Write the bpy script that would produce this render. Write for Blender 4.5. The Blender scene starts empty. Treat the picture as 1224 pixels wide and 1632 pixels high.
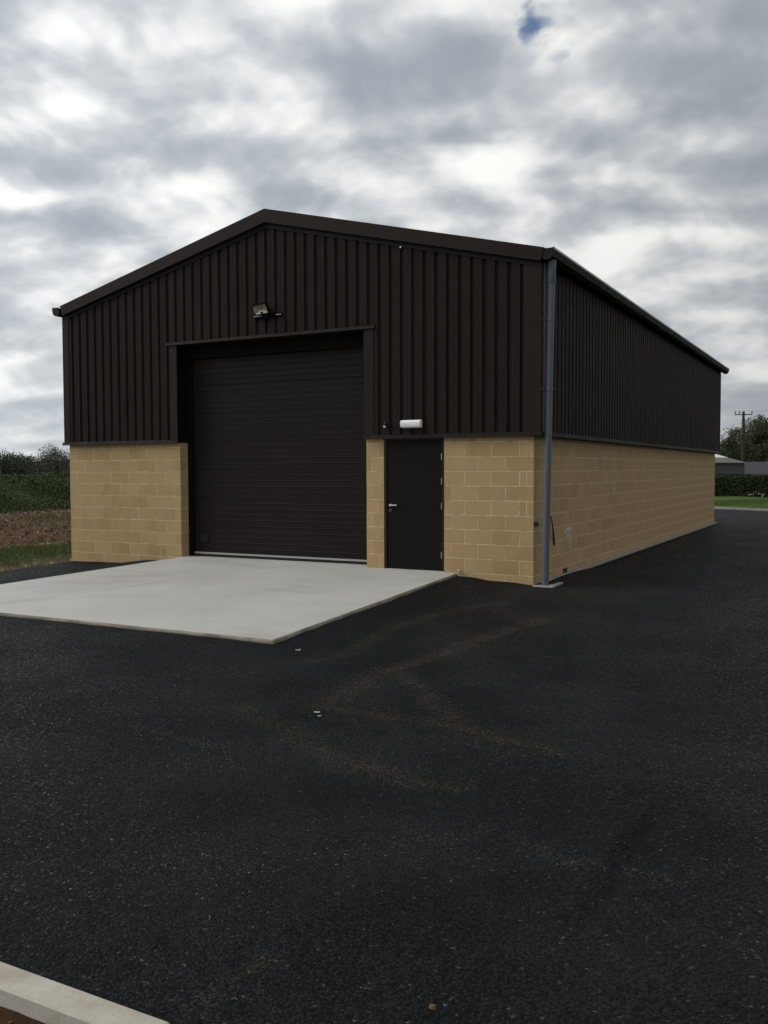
import bpy, math, random
import numpy as np
from mathutils import Matrix, Vector

random.seed(7)
rng = np.random.default_rng(7)
scene = bpy.context.scene
COL = scene.collection

# ---------------------------------------------------------------- camera
cam = bpy.data.cameras.new('camera')
cam.sensor_fit = 'VERTICAL'
cam.sensor_height = 36.0
cam.lens = 36.0 * 1464.08 / 1632.0
cam.clip_start = 0.05
cam.clip_end = 6000
camo = bpy.data.objects.new('camera', cam)
COL.objects.link(camo)
rt = Vector((0.88319361, 0.46899943, -0.00293042))
up = Vector((-0.01898303, 0.04198938, 0.9989377))
fw = Vector((-0.46862426, 0.88219976, -0.04598779))
CAM = Vector((4.4607, -13.1642, 1.8279))
m = Matrix.Identity(4)
for i in range(3):
    m[i][0], m[i][1], m[i][2], m[i][3] = rt[i], up[i], -fw[i], CAM[i]
camo.matrix_world = m
scene.camera = camo
scene.render.resolution_x, scene.render.resolution_y = 768, 1024

# ---------------------------------------------------------------- world: broken grey cloud over blue sky
CLOUD_SEED = 52.8
SUN_EL, SUN_AZ = math.radians(38), math.radians(-114)      # azimuth clockwise from +Y
sun_dir = Vector((math.sin(SUN_AZ) * math.cos(SUN_EL), math.cos(SUN_AZ) * math.cos(SUN_EL), math.sin(SUN_EL)))
world = bpy.data.worlds.new('World')
scene.world = world
world.use_nodes = True
nt = world.node_tree
nt.nodes.clear()


class NT:
    """small helper for building node trees"""
    def __init__(self, tree):
        self.t = tree

    def n(self, typ, **kw):
        nd = self.t.nodes.new(typ)
        for k, v in kw.items():
            setattr(nd, k, v)
        return nd

    def l(self, a, b):
        self.t.links.new(a, b)

    def put(self, sock, v):
        if hasattr(v, 'is_linked') or isinstance(v, bpy.types.NodeSocket):
            self.l(v, sock)
        else:
            sock.default_value = v

    def math(self, op, a, b=0.0, clamp=False):
        nd = self.n('ShaderNodeMath', operation=op, use_clamp=clamp)
        self.put(nd.inputs[0], a)
        self.put(nd.inputs[1], b)
        return nd.outputs[0]

    def vmath(self, op, a, b=(0, 0, 0), out=0):
        nd = self.n('ShaderNodeVectorMath', operation=op)
        self.put(nd.inputs[0], a)
        self.put(nd.inputs[1], b)
        return nd.outputs[out]

    def noise(self, vec, scale, detail=4, rough=0.55, dist=0.0, out=0):
        nd = self.n('ShaderNodeTexNoise')
        if vec is not None:
            self.l(vec, nd.inputs['Vector'])
        nd.inputs['Scale'].default_value = scale
        nd.inputs['Detail'].default_value = detail
        nd.inputs['Roughness'].default_value = rough
        nd.inputs['Distortion'].default_value = dist
        return nd.outputs[out]

    def ramp(self, fac, stops, interp='LINEAR'):
        nd = self.n('ShaderNodeValToRGB')
        cr = nd.color_ramp
        cr.interpolation = interp
        while len(cr.elements) < len(stops):
            cr.elements.new(0.5)
        for e, (p, c) in zip(cr.elements, stops):
            e.position = p
            e.color = (c, c, c, 1) if isinstance(c, (int, float)) else (*c, 1)
        self.l(fac, nd.inputs[0])
        return nd.outputs[0]

    def mix(self, fac, a, b, mode='MIX'):
        nd = self.n('ShaderNodeMix', data_type='RGBA', blend_type=mode)
        self.put(nd.inputs[0], fac)
        for s, v in ((nd.inputs[6], a), (nd.inputs[7], b)):
            if isinstance(v, tuple):
                s.default_value = (*v, 1) if len(v) == 3 else v
            else:
                self.l(v, s)
        return nd.outputs[2]

    def maprange(self, v, a, b, c, d):
        nd = self.n('ShaderNodeMapRange')
        self.put(nd.inputs[0], v)
        for i, x in enumerate((a, b, c, d)):
            nd.inputs[i + 1].default_value = x
        return nd.outputs[0]


W = NT(nt)
tc = W.n('ShaderNodeTexCoord')
sky = W.n('ShaderNodeTexSky', sky_type='NISHITA', sun_disc=False)
sky.sun_elevation, sky.sun_rotation = SUN_EL, SUN_AZ % (2 * math.pi)
sky.altitude, sky.air_density, sky.dust_density, sky.ozone_density = 100, 1.0, 0.6, 1.4
sep = W.n('ShaderNodeSeparateXYZ')
W.l(tc.outputs['Generated'], sep.inputs[0])
zc = W.math('ADD', W.math('MAXIMUM', sep.outputs[2], 0.0), 0.36)
comb = W.n('ShaderNodeCombineXYZ')
W.l(W.math('DIVIDE', sep.outputs[0], zc), comb.inputs[0])
W.l(W.math('DIVIDE', sep.outputs[1], zc), comb.inputs[1])
comb.inputs[2].default_value = CLOUD_SEED
P = W.vmath('ADD', comb.outputs[0], (0.088, 0.047, 0.0))


def cloud_density(vec):
    wp = W.vmath('MULTIPLY', W.vmath('SUBTRACT', W.noise(vec, 5.5, 3, 0.5, out=1), (0.5, 0.5, 0.5)), (0.12, 0.12, 0.0))
    v2 = W.vmath('ADD', vec, wp)
    return W.math('ADD', W.math('MULTIPLY', W.noise(v2, 4.1, 1, 0.5), 0.42), W.math('MULTIPLY', W.noise(v2, 10.0, 6, 0.43), 0.58)), v2


cl, P2 = cloud_density(P)
sh = Vector((sun_dir.x, sun_dir.y, 0)).normalized() * 0.045
cl_s, _ = cloud_density(W.vmath('ADD', P, tuple(sh)))
relief = W.math('SUBTRACT', cl, cl_s)
cval = W.math('SUBTRACT', cl, W.math('MULTIPLY', relief, 0.55))
cshade = W.ramp(cval, [(0.375, (0.90, 0.895, 0.87)), (0.44, (0.715, 0.72, 0.715)), (0.50, (0.485, 0.51, 0.54)),
                       (0.57, (0.335, 0.365, 0.405)), (0.64, (0.28, 0.31, 0.35))], 'B_SPLINE')
# brighter where the cloud is lit through, towards the sun
dsun = W.math('MAXIMUM', W.vmath('DOT_PRODUCT', tc.outputs['Generated'], tuple(sun_dir), out=1), -0.4)
glow = W.maprange(dsun, -0.4, 1.0, 0.80, 1.62)
cshade = W.vmath('SCALE', cshade)
W.l(glow, cshade.node.inputs[3])
# pale haze of cloud at the horizon
hz = W.math('POWER', W.math('SUBTRACT', 1.0, W.math('MAXIMUM', sep.outputs[2], 0.0)), 9.0)
hcol = W.vmath('SCALE', (0.56, 0.60, 0.61))
W.l(glow, hcol.node.inputs[3])
cshade = W.mix(W.math('MULTIPLY', hz, 0.6), cshade, hcol)
cscaled = W.vmath('SCALE', cshade)
cscaled.node.inputs[3].default_value = 10.0
gap = W.noise(W.vmath('ADD', P2, (2.707, 1.768, 0.0)), 3.6, 5, 0.5)
gmask = W.ramp(gap, [(0.262, 0.0), (0.318, 1.0)], 'EASE')
gmask = W.math('MAXIMUM', gmask, W.maprange(sep.outputs[2], 0.28, 0.36, 1.0, 0.0))
final = W.mix(gmask, sky.outputs[0], cscaled)
bg = W.n('ShaderNodeBackground')
W.l(final, bg.inputs[0])
bg.inputs[1].default_value = 0.1
wo = W.n('ShaderNodeOutputWorld')
W.l(bg.outputs[0], wo.inputs[0])

sl = bpy.data.lights.new('sun', 'SUN')
sl.energy = 1.5
sl.angle = math.radians(40)
sl.color = (1.0, 0.95, 0.88)
slo = bpy.data.objects.new('sun', sl)
COL.objects.link(slo)
slo.rotation_euler = sun_dir.to_track_quat('Z', 'Y').to_euler()
slo.location = (-20, -20, 30)

scene.view_settings.view_transform = 'Standard'
scene.view_settings.look = 'None'
scene.view_settings.exposure = 0.0
scene.view_settings.gamma = 1.0
scene.view_settings.use_curve_mapping = False


# ---------------------------------------------------------------- materials
def new_mat(name):
    mt = bpy.data.materials.new(name)
    mt.use_nodes = True
    t = NT(mt.node_tree)
    b = mt.node_tree.nodes['Principled BSDF']
    return mt, t, b


def obj_coords(t, world=False):
    if world:
        return t.n('ShaderNodeNewGeometry').outputs['Position']
    return t.n('ShaderNodeTexCoord').outputs['Object']


def bump(t, b, height, strength, dist):
    nd = t.n('ShaderNodeBump')
    nd.inputs['Strength'].default_value = strength
    nd.inputs['Distance'].default_value = dist
    t.l(height, nd.inputs['Height'])
    t.l(nd.outputs[0], b.inputs['Normal'])
    return nd


def paint(name, col, rough=0.45, var=0.12, spec=0.5, metal=0.0, dirt=0.0):
    mt, t, b = new_mat(name)
    p = obj_coords(t, True)
    n = t.noise(p, 1.7, 5, 0.6)
    c = t.mix(n, tuple(x * (1 - var) for x in col), tuple(x * (1 + var) for x in col))
    if dirt:
        n2 = t.ramp(t.noise(t.vmath('MULTIPLY', p, (6, 6, 0.7)), 1.0, 4, 0.6), [(0.5, 0.0), (0.75, dirt)])
        c = t.mix(n2, c, (0.10, 0.095, 0.085))
    t.l(c, b.inputs['Base Color'])
    b.inputs['Roughness'].default_value = rough
    b.inputs['Metallic'].default_value = metal
    b.inputs['Specular IOR Level'].default_value = spec
    r = t.maprange(t.noise(p, 9, 3, 0.5), 0.3, 0.7, rough * 0.88, min(1, rough * 1.12))
    t.l(r, b.inputs['Roughness'])
    bump(t, b, t.noise(p, 260, 2, 0.5), 0.08, 0.002)
    return mt


M = {}
M['clad'] = paint('brown_plastisol', (0.0185, 0.0133, 0.0115), 0.62, 0.18, 0.07, dirt=0.03)
M['trim'] = paint('brown_flashing', (0.0200, 0.0145, 0.0126), 0.55, 0.1, 0.10)
M['black'] = paint('black_trim', (0.0065, 0.006, 0.006), 0.7, 0.1, 0.05)
M['door'] = paint('brown_door_paint', (0.0088, 0.0078, 0.0068), 0.5, 0.1, 0.08)
M['section'] = paint('brown_door_section', (0.0120, 0.0086, 0.0074), 0.55, 0.1, 0.12)
M['frame'] = paint('dark_frame', (0.010, 0.006, 0.005), 0.45, 0.1, 0.3)
M['pipe'] = paint('slate_grey_upvc', (0.090, 0.101, 0.116), 0.42, 0.06, 0.4)
M['galv'] = paint('galvanised_steel', (0.42, 0.43, 0.44), 0.42, 0.15, 0.5, metal=0.6)
M['steel'] = paint('brushed_steel', (0.55, 0.55, 0.55), 0.3, 0.05, 0.5, metal=1.0)
M['drip'] = paint('drip_flashing', (0.013, 0.0095, 0.009), 0.6, 0.1, 0.08)
M['lockmetal'] = paint('dull_steel', (0.16, 0.15, 0.14), 0.45, 0.1, 0.4, metal=0.4)
M['lip'] = paint('gutter_lip_grey', (0.27, 0.27, 0.265), 0.4, 0.1, 0.5)  # metal lip; sky reflection is put into its pale grey
M['white'] = paint('white_plastic', (0.84, 0.85, 0.87), 0.35, 0.03, 0.5)
M['strip'] = paint('pale_grey_seal', (0.33, 0.32, 0.30), 0.5, 0.1, 0.4)
M['rubber'] = paint('black_rubber', (0.008, 0.008, 0.008), 0.7, 0.1, 0.3)
M['reflector'] = paint('lamp_reflector', (0.50, 0.46, 0.38), 0.3, 0.1, 0.5, metal=0.3)
M['tan'] = paint('lamp_chip', (0.34, 0.25, 0.13), 0.5, 0.1, 0.3)
M['post'] = paint('dark_timber', (0.010, 0.011, 0.010), 0.8, 0.2, 0.2)
M['pole'] = paint('weathered_pole', (0.034, 0.034, 0.028), 0.8, 0.25, 0.28)
M['wire'] = paint('wire', (0.05, 0.05, 0.05), 0.6, 0.1, 0.3)
M['barnwall'] = paint('grey_boards', (0.080, 0.077, 0.075), 0.8, 0.25, 0.3)
M['barnroof'] = paint('fibre_cement', (0.115, 0.110, 0.105), 0.85, 0.25, 0.3)
M['barnpale'] = paint('pale_roof_wedge', (0.62, 0.62, 0.60), 0.6, 0.1, 0.3)
M['barnroof2'] = paint('dark_sheet_roof', (0.040, 0.039, 0.042), 0.75, 0.25, 0.3)


def block_mat(name, tone=1.0):
    mt, t, b = new_mat(name)
    p = obj_coords(t, True)
    oi = t.n('ShaderNodeObjectInfo')
    base = t.ramp(oi.outputs['Random'], [(0.0, (0.355 * tone, 0.240 * tone, 0.115 * tone)), (0.5, (0.405 * tone, 0.284 * tone, 0.142 * tone)),
                                         (1.0, (0.440 * tone, 0.305 * tone, 0.150 * tone))])
    n = t.noise(p, 2.6, 5, 0.6)
    c = t.mix(t.ramp(n, [(0.35, 0.0), (0.68, 0.55)]), base, (0.475 * tone, 0.345 * tone, 0.19 * tone))
    g = t.noise(p, 140, 3, 0.7)
    c = t.mix(t.ramp(g, [(0.35, 0.32), (0.55, 0.0)]), c, (0.17 * tone, 0.125 * tone, 0.062 * tone))
    # chalky runs down the wall
    st = t.noise(t.vmath('MULTIPLY', p, (2.4, 2.4, 0.22)), 1.0, 4, 0.6)
    c = t.mix(t.ramp(st, [(0.55, 0.0), (0.75, 0.35)]), c, (0.43 * tone, 0.365 * tone, 0.24 * tone))
    t.l(c, b.inputs['Base Color'])
    b.inputs['Roughness'].default_value = 0.92
    b.inputs['Specular IOR Level'].default_value = 0.2
    bump(t, b, t.math('ADD', g, t.math('MULTIPLY', t.noise(p, 30, 4, 0.6), 1.5)), 0.55, 0.003)
    return mt


M['block'] = block_mat('cotswold_block')


def mortar_mat():
    mt, t, b = new_mat('mortar')
    p = obj_coords(t, True)
    n = t.noise(p, 4.5, 5, 0.7)
    c = t.mix(t.ramp(n, [(0.34, 0.0), (0.54, 1.0)]), (0.28, 0.20, 0.105), (0.63, 0.505, 0.315))
    t.l(c, b.inputs['Base Color'])
    b.inputs['Roughness'].default_value = 0.95
    bump(t, b, t.noise(p, 180, 3, 0.6), 0.5, 0.002)
    return mt


M['mortar'] = mortar_mat()


def concrete(name, c1, c2, rough=0.8, scale=1.0, brush=False):
    mt, t, b = new_mat(name)
    p = obj_coords(t, True)
    n = t.noise(p, 0.55 * scale, 6, 0.62)
    c = t.mix(t.ramp(n, [(0.32, 0.0), (0.66, 1.0)]), c1, c2)
    if brush:
        br = t.noise(t.vmath('MULTIPLY', p, (1.0, 22.0, 1.0)), 1.6, 4, 0.6)
        c = t.mix(t.ramp(br, [(0.35, 0.16), (0.6, 0.0)]), c, tuple(x * 0.72 for x in c1))
        st = t.noise(t.vmath('MULTIPLY', p, (0.5, 1.2, 1.0)), 0.9, 4, 0.6, 0.6)
        c = t.mix(t.ramp(st, [(0.54, 0.0), (0.72, 0.5)]), c, (0.30, 0.285, 0.235))
        # one long damp drag mark across the middle
        sp = t.n('ShaderNodeSeparateXYZ')
        t.l(p, sp.inputs[0])
        ln = t.math('ADD', t.math('ADD', sp.outputs[0], t.math('MULTIPLY', sp.outputs[1], -0.30)), 4.05)
        ln = t.math('ADD', ln, t.math('MULTIPLY', t.math('SUBTRACT', t.noise(p, 1.1, 3, 0.5), 0.5), 0.8))
        d = t.ramp(t.math('ABSOLUTE', ln), [(0.0, 0.30), (0.16, 0.0)], 'EASE')
        c = t.mix(t.math('MULTIPLY', d, t.ramp(t.noise(p, 2.0, 4, 0.6), [(0.38, 0.1), (0.6, 1.0)])), c, (0.25, 0.25, 0.245))
    g = t.noise(p, 55, 4, 0.65)
    c = t.mix(t.ramp(g, [(0.3, 0.22), (0.5, 0.0)]), c, tuple(x * 0.6 for x in c1))
    t.l(c, b.inputs['Base Color'])
    b.inputs['Roughness'].default_value = rough
    b.inputs['Specular IOR Level'].default_value = 0.3
    bump(t, b, t.math('ADD', g, t.noise(p, 7, 4, 0.6)), 0.35, 0.004)
    return mt


M['slab'] = concrete('brushed_concrete', (0.415, 0.41, 0.38), (0.50, 0.495, 0.465), 0.75, 1.0, True)
M['slabedge'] = concrete('slab_edge_concrete', (0.13, 0.115, 0.085), (0.29, 0.265, 0.215), 0.9, 6)  # rough brownish edge, darkened so its shade sits in the colour
M['kerb'] = concrete('kerb_concrete', (0.31, 0.265, 0.195), (0.46, 0.44, 0.39), 0.85, 6)
M['found'] = concrete('footing_concrete', (0.18, 0.175, 0.155), (0.29, 0.28, 0.255), 0.85, 4)


def tarmac_mat():
    mt, t, b = new_mat('fresh_asphalt')
    p = obj_coords(t, True)
    at = t.n('ShaderNodeAttribute', attribute_name='dust')
    rut = t.n('ShaderNodeAttribute', attribute_name='rut')
    vo = t.n('ShaderNodeTexVoronoi', feature='F1')
    t.l(t.vmath('ADD', p, t.vmath('MULTIPLY', t.noise(p, 40, 2, 0.5, out=1), (0.02, 0.02, 0.02))), vo.inputs['Vector'])
    vo.inputs['Scale'].default_value = 78
    cellc = t.n('ShaderNodeSeparateColor')
    t.l(vo.outputs['Color'], cellc.inputs[0])
    base = t.ramp(cellc.outputs[0], [(0.0, (0.0050, 0.0060, 0.0076)), (0.6, (0.0102, 0.0118, 0.0146)), (0.96, (0.0165, 0.018, 0.0205)), (1.0, (0.026, 0.027, 0.029))])  # blue cast puts some reflected sky into the stone colours
    big = t.noise(p, 0.45, 5, 0.6)
    base = t.mix(t.ramp(big, [(0.38, 0.0), (0.7, 0.55)]), base, (0.0135, 0.0146, 0.0165))
    # dust brought in on tyres
    dn = t.noise(p, 4.5, 7, 0.75)
    amt = t.math('MULTIPLY', at.outputs['Fac'], t.ramp(dn, [(0.36, 0.1), (0.62, 1.0)]))
    haze_d = t.math('MULTIPLY', t.ramp(t.noise(p, 1.3, 6, 0.7, 0.4), [(0.55, 0.0), (0.8, 0.08)]), 1.0)
    amt = t.math('ADD', amt, haze_d, True)
    fleck = t.ramp(cellc.outputs[1], [(0.2, 0.15), (0.9, 1.0)])
    amt = t.math('MULTIPLY', amt, fleck)
    c = t.mix(amt, base, (0.125, 0.110, 0.084))
    c = t.mix(rut.outputs['Fac'], c, (0.004, 0.004, 0.0045))
    # gaps between stones
    gapm = t.ramp(vo.outputs['Distance'], [(0.32, 0.0), (0.62, 0.9)])
    c = t.mix(gapm, c, (0.003, 0.003, 0.0032))
    t.l(c, b.inputs['Base Color'])
    r = t.ramp(cellc.outputs[2], [(0.0, 0.22), (0.06, 0.5), (0.3, 0.75), (1.0, 0.9)])
    t.l(t.math('ADD', r, t.math('MULTIPLY', amt, 0.3), True), b.inputs['Roughness'])
    t.l(t.math('MULTIPLY', t.ramp(cellc.outputs[2], [(0.0, 0.8), (0.018, 0.15), (1.0, 0.10)]), t.ramp(t.noise(p, 0.9, 3, 0.6), [(0.42, 0.75), (0.66, 1.25)])), b.inputs['Specular IOR Level'])
    h = t.math('ADD', t.math('MULTIPLY', vo.outputs['Distance'], -1.0), t.math('MULTIPLY', cellc.outputs[1], 0.55))
    h = t.math('ADD', h, t.math('MULTIPLY', t.noise(p, 160, 3, 0.6), 0.5))
    h = t.math('ADD', h, t.math('MULTIPLY', t.noise(p, 16, 4, 0.6), 1.2))
    bump(t, b, h, 1.0, 0.009)
    return mt


M['tarmac'] = tarmac_mat()


def earth_mat(name, banded):
    mt, t, b = new_mat(name)
    p = obj_coords(t, True)
    n = t.noise(p, 1.3, 6, 0.7)
    soil = t.mix(t.ramp(n, [(0.32, 0.0), (0.7, 1.0)]), (0.055, 0.028, 0.014), (0.145, 0.078, 0.038))
    if banded:
        sp = t.n('ShaderNodeSeparateXYZ')
        t.l(p, sp.inputs[0])
        x = t.math('ADD', sp.outputs[0], t.math('MULTIPLY', t.math('SUBTRACT', t.noise(p, 0.35, 5, 0.65), 0.5), 3.4))
        gr = t.mix(t.noise(p, 6, 4, 0.6), (0.038, 0.044, 0.018), (0.070, 0.075, 0.030))
        straw = t.mix(t.noise(p, 9, 5, 0.7), (0.10, 0.075, 0.036), (0.22, 0.17, 0.09))
        k = t.ramp(t.maprange(x, -30, -8, 0, 1),
                   [(0.0, 0.0), (0.09, 0.0), (0.1, 1.0), (0.13, 1.0), (0.15, 0.0), (0.745, 0.0), (0.775, 1.0), (0.8, 0.0), (0.9, 0.0), (0.93, 1.0), (1.0, 1.0)])
        g = t.ramp(t.maprange(x, -30, -8, 0, 1),
                   [(0.34, 0.0), (0.38, 0.7), (0.45, 0.6), (0.5, 0.0), (0.78, 0.0), (0.81, 1.0), (0.9, 1.0), (0.93, 0.0)])
        soil = t.mix(g, soil, gr)
        soil = t.mix(t.math('MULTIPLY', k, 0.8), soil, straw)
    t.l(soil, b.inputs['Base Color'])
    b.inputs['Roughness'].default_value = 1.0
    b.inputs['Specular IOR Level'].default_value = 0.1
    bump(t, b, t.noise(p, 14, 6, 0.75), 1.0, 0.05)
    return mt


M['earth'] = earth_mat('bare_earth', True)
M['soil'] = earth_mat('kerbside_soil', False)


def grass_mat(name, c1, c2, c3):
    mt, t, b = new_mat(name)
    p = obj_coords(t, True)
    c = t.mix(t.noise(p, 0.35, 5, 0.65), c1, c2)
    c = t.mix(t.ramp(t.noise(p, 9, 5, 0.7), [(0.4, 0.0), (0.75, 0.8)]), c, c3)
    t.l(c, b.inputs['Base Color'])
    b.inputs['Roughness'].default_value = 0.95
    b.inputs['Specular IOR Level'].default_value = 0.15
    bump(t, b, t.noise(p, 12, 5, 0.7), 0.9, 0.08)
    return mt


M['field'] = grass_mat('field_grass', (0.042, 0.068, 0.020), (0.060, 0.082, 0.026), (0.075, 0.085, 0.035))
M['lawn'] = grass_mat('mown_verge', (0.052, 0.088, 0.018), (0.068, 0.108, 0.022), (0.080, 0.115, 0.030))
M['bankbase'] = grass_mat('bank_growth', (0.028, 0.044, 0.016), (0.038, 0.056, 0.020), (0.046, 0.062, 0.025))


def leaf_mat(name, c1, c2):
    mt, t, b = new_mat(name)
    p = obj_coords(t, True)
    g = t.n('ShaderNodeNewGeometry')
    f = t.math('ADD', t.math('MULTIPLY', g.outputs['Random Per Island'], 0.6), t.math('MULTIPLY', t.noise(p, 0.9, 3, 0.6), 0.55))
    c = t.mix(f, c1, c2)
    t.l(c, b.inputs['Base Color'])
    b.inputs['Roughness'].default_value = 0.7
    b.inputs['Specular IOR Level'].default_value = 0.2
    b.inputs['Transmission Weight'].default_value = 0.0
    return mt


M['leaf_dark'] = leaf_mat('dark_leaf', (0.018, 0.026, 0.012), (0.050, 0.066, 0.026))
M['leaf_mid'] = leaf_mat('mid_leaf', (0.024, 0.034, 0.013), (0.074, 0.086, 0.032))
M['leaf_grey'] = leaf_mat('greyish_leaf', (0.046, 0.052, 0.040), (0.096, 0.102, 0.074))
M['leaf_far'] = leaf_mat('hedgerow_leaf', (0.040, 0.048, 0.033), (0.082, 0.092, 0.056))
M['leaf_bank'] = leaf_mat('bank_leaf', (0.028, 0.044, 0.015), (0.076, 0.105, 0.036))
M['leaf_hedge'] = leaf_mat('hedge_leaf', (0.012, 0.020, 0.009), (0.034, 0.048, 0.018))
M['blade'] = leaf_mat('grass_blade', (0.052, 0.076, 0.022), (0.120, 0.150, 0.046))
M['lawnblade'] = leaf_mat('verge_blade', (0.048, 0.082, 0.016), (0.085, 0.125, 0.028))
M['straw'] = leaf_mat('straw', (0.10, 0.08, 0.04), (0.30, 0.24, 0.13))
M['stone'] = leaf_mat('limestone_bits', (0.12, 0.095, 0.06), (0.34, 0.29, 0.21))
M['grit'] = leaf_mat('grit', (0.03, 0.029, 0.027), (0.13, 0.118, 0.092))
M['clod'] = leaf_mat('soil_clod', (0.040, 0.022, 0.012), (0.100, 0.060, 0.032))
M['petal'] = leaf_mat('white_petal', (0.55, 0.56, 0.50), (0.75, 0.75, 0.70))
M['bark'] = paint('bark', (0.055, 0.048, 0.040), 0.9, 0.3, 0.2)
M['palebark'] = paint('pale_bark', (0.11, 0.105, 0.095), 0.9, 0.3, 0.2)
M['smear'] = paint('mortar_smear', (0.50, 0.48, 0.43), 0.9, 0.15, 0.2)
M['scrap'] = paint('paper_scrap', (0.33, 0.32, 0.28), 0.8, 0.1, 0.2)
M['pebble'] = paint('ochre_stone', (0.13, 0.085, 0.048), 0.9, 0.3, 0.2)


# ---------------------------------------------------------------- mesh helpers
class MB:
    def __init__(self):
        self.v, self.f, self.mi = [], [], []

    def add(self, vs, fs, mi=0):
        o = len(self.v)
        self.v += [tuple(x) for x in vs]
        self.f += [tuple(i + o for i in f) for f in fs]
        self.mi += [mi] * len(fs)
        return self

    def box(self, x0, x1, y0, y1, z0, z1, mi=0):
        vs = [(x0, y0, z0), (x1, y0, z0), (x1, y1, z0), (x0, y1, z0), (x0, y0, z1), (x1, y0, z1), (x1, y1, z1), (x0, y1, z1)]
        return self.add(vs, [(0, 3, 2, 1), (4, 5, 6, 7), (0, 1, 5, 4), (1, 2, 6, 5), (2, 3, 7, 6), (3, 0, 4, 7)], mi)

    def cbox(self, x0, x1, y0, y1, z0, z1, c, mi=0):
        """box with chamfered edges (24 verts)"""
        X, Y, Z = (x0, x1), (y0, y1), (z0, z1)
        vs, idx = [], {}
        for a in (0, 1):
            for b in (0, 1):
                for d in (0, 1):
                    s = (1 - 2 * a, 1 - 2 * b, 1 - 2 * d)
                    for ax in range(3):
                        q = [X[a] + s[0] * c, Y[b] + s[1] * c, Z[d] + s[2] * c]
                        q[ax] = (X[a], Y[b], Z[d])[ax]
                        idx[a, b, d, ax] = len(vs)
                        vs.append(q)
        I = lambda a, b, d, ax: idx[a, b, d, ax]
        fs = []
        for s in (0, 1):
            for ax in range(3):
                ring = [(0, 0), (1, 0), (1, 1), (0, 1)]
                if not s:
                    ring.reverse()
                f = []
                for (u, w) in ring:
                    k = [0, 0, 0]
                    k[ax], k[(ax + 1) % 3], k[(ax + 2) % 3] = s, u, w
                    f.append(I(*k, ax))
                fs.append(f)
        for ax in range(3):
            b1, b2 = (ax + 1) % 3, (ax + 2) % 3
            for u in (0, 1):
                for w in (0, 1):
                    k0, k1 = [0, 0, 0], [0, 0, 0]
                    k0[ax], k0[b1], k0[b2] = 0, u, w
                    k1[ax], k1[b1], k1[b2] = 1, u, w
                    f = [I(*k0, b1), I(*k1, b1), I(*k1, b2), I(*k0, b2)]
                    fs.append(f if (u ^ w) else f[::-1])
        for a in (0, 1):
            for b in (0, 1):
                for d in (0, 1):
                    f = [I(a, b, d, 0), I(a, b, d, 1), I(a, b, d, 2)]
                    fs.append(f if (a + b + d) % 2 else f[::-1])
        return self.add(vs, fs, mi)

    def tube(self, pts, rad, n=10, cap=True, mi=0):
        pts = [Vector(p) for p in pts]
        if not isinstance(rad, (list, tuple)):
            rad = [rad] * len(pts)
        vs, fs = [], []
        prev = None
        for i, p in enumerate(pts):
            d = (pts[min(i + 1, len(pts) - 1)] - pts[max(i - 1, 0)]).normalized()
            if prev is None:
                a = Vector((0, 0, 1)) if abs(d.z) < 0.9 else Vector((1, 0, 0))
                u = d.cross(a).normalized()
            else:
                u = (prev - d * prev.dot(d)).normalized()
            prev = u
            w = d.cross(u)
            for k in range(n):
                t = 2 * math.pi * k / n
                vs.append(p + (u * math.cos(t) + w * math.sin(t)) * rad[i])
        for i in range(len(pts) - 1):
            for k in range(n):
                a, b = i * n + k, i * n + (k + 1) % n
                fs.append((a, b, b + n, a + n))
        if cap:
            fs.append(tuple(range(n))[::-1])
            fs.append(tuple((len(pts) - 1) * n + k for k in range(n)))
        return self.add(vs, fs, mi)

    def prism(self, prof, axis, a0, a1, mi=0):
        """profile polygon of 2D points extruded along axis 'x' or 'y'"""
        n = len(prof)
        if axis == 'y':
            vs = [(p[0], a0, p[1]) for p in prof] + [(p[0], a1, p[1]) for p in prof]
        else:
            vs = [(a0, p[0], p[1]) for p in prof] + [(a1, p[0], p[1]) for p in prof]
        fs = [(i, (i + 1) % n, n + (i + 1) % n, n + i) for i in range(n)] + [tuple(range(n))[::-1], tuple(range(n, 2 * n))]
        return self.add(vs, fs, mi)

    def mesh(self, name, mats, smooth=False):
        me = bpy.data.meshes.new(name)
        me.from_pydata(self.v, [], self.f)
        for k in (mats if isinstance(mats, (list, tuple)) else [mats]):
            me.materials.append(M[k])
        if any(self.mi):
            me.polygons.foreach_set('material_index', self.mi)
        me.update()
        fix_normals(me)
        if smooth:
            me.polygons.foreach_set('use_smooth', [True] * len(me.polygons))
        return me

    def build(self, name, mats, parent=None, smooth=False, loc=None):
        return link(name, self.mesh(name, mats, smooth), parent, loc)


def fix_normals(me):
    import bmesh
    if len(me.polygons) > 20000:
        return
    bm = bmesh.new()
    bm.from_mesh(me)
    bmesh.ops.recalc_face_normals(bm, faces=bm.faces)
    bm.to_mesh(me)
    bm.free()


def link(name, me, parent=None, loc=None):
    o = bpy.data.objects.new(name, me)
    COL.objects.link(o)
    if parent:
        o.parent = parent
    if loc:
        o.location = loc
    return o


def empty(name, loc=(0, 0, 0)):
    o = bpy.data.objects.new(name, None)
    o.empty_display_size = 0.2
    COL.objects.link(o)
    o.location = loc
    return o


def tag(o, label, cat, group=None):
    o['label'], o['category'] = label, cat
    if group:
        o['group'] = group
    return o


def kind(o, k):
    o['kind'] = k
    return o


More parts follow.
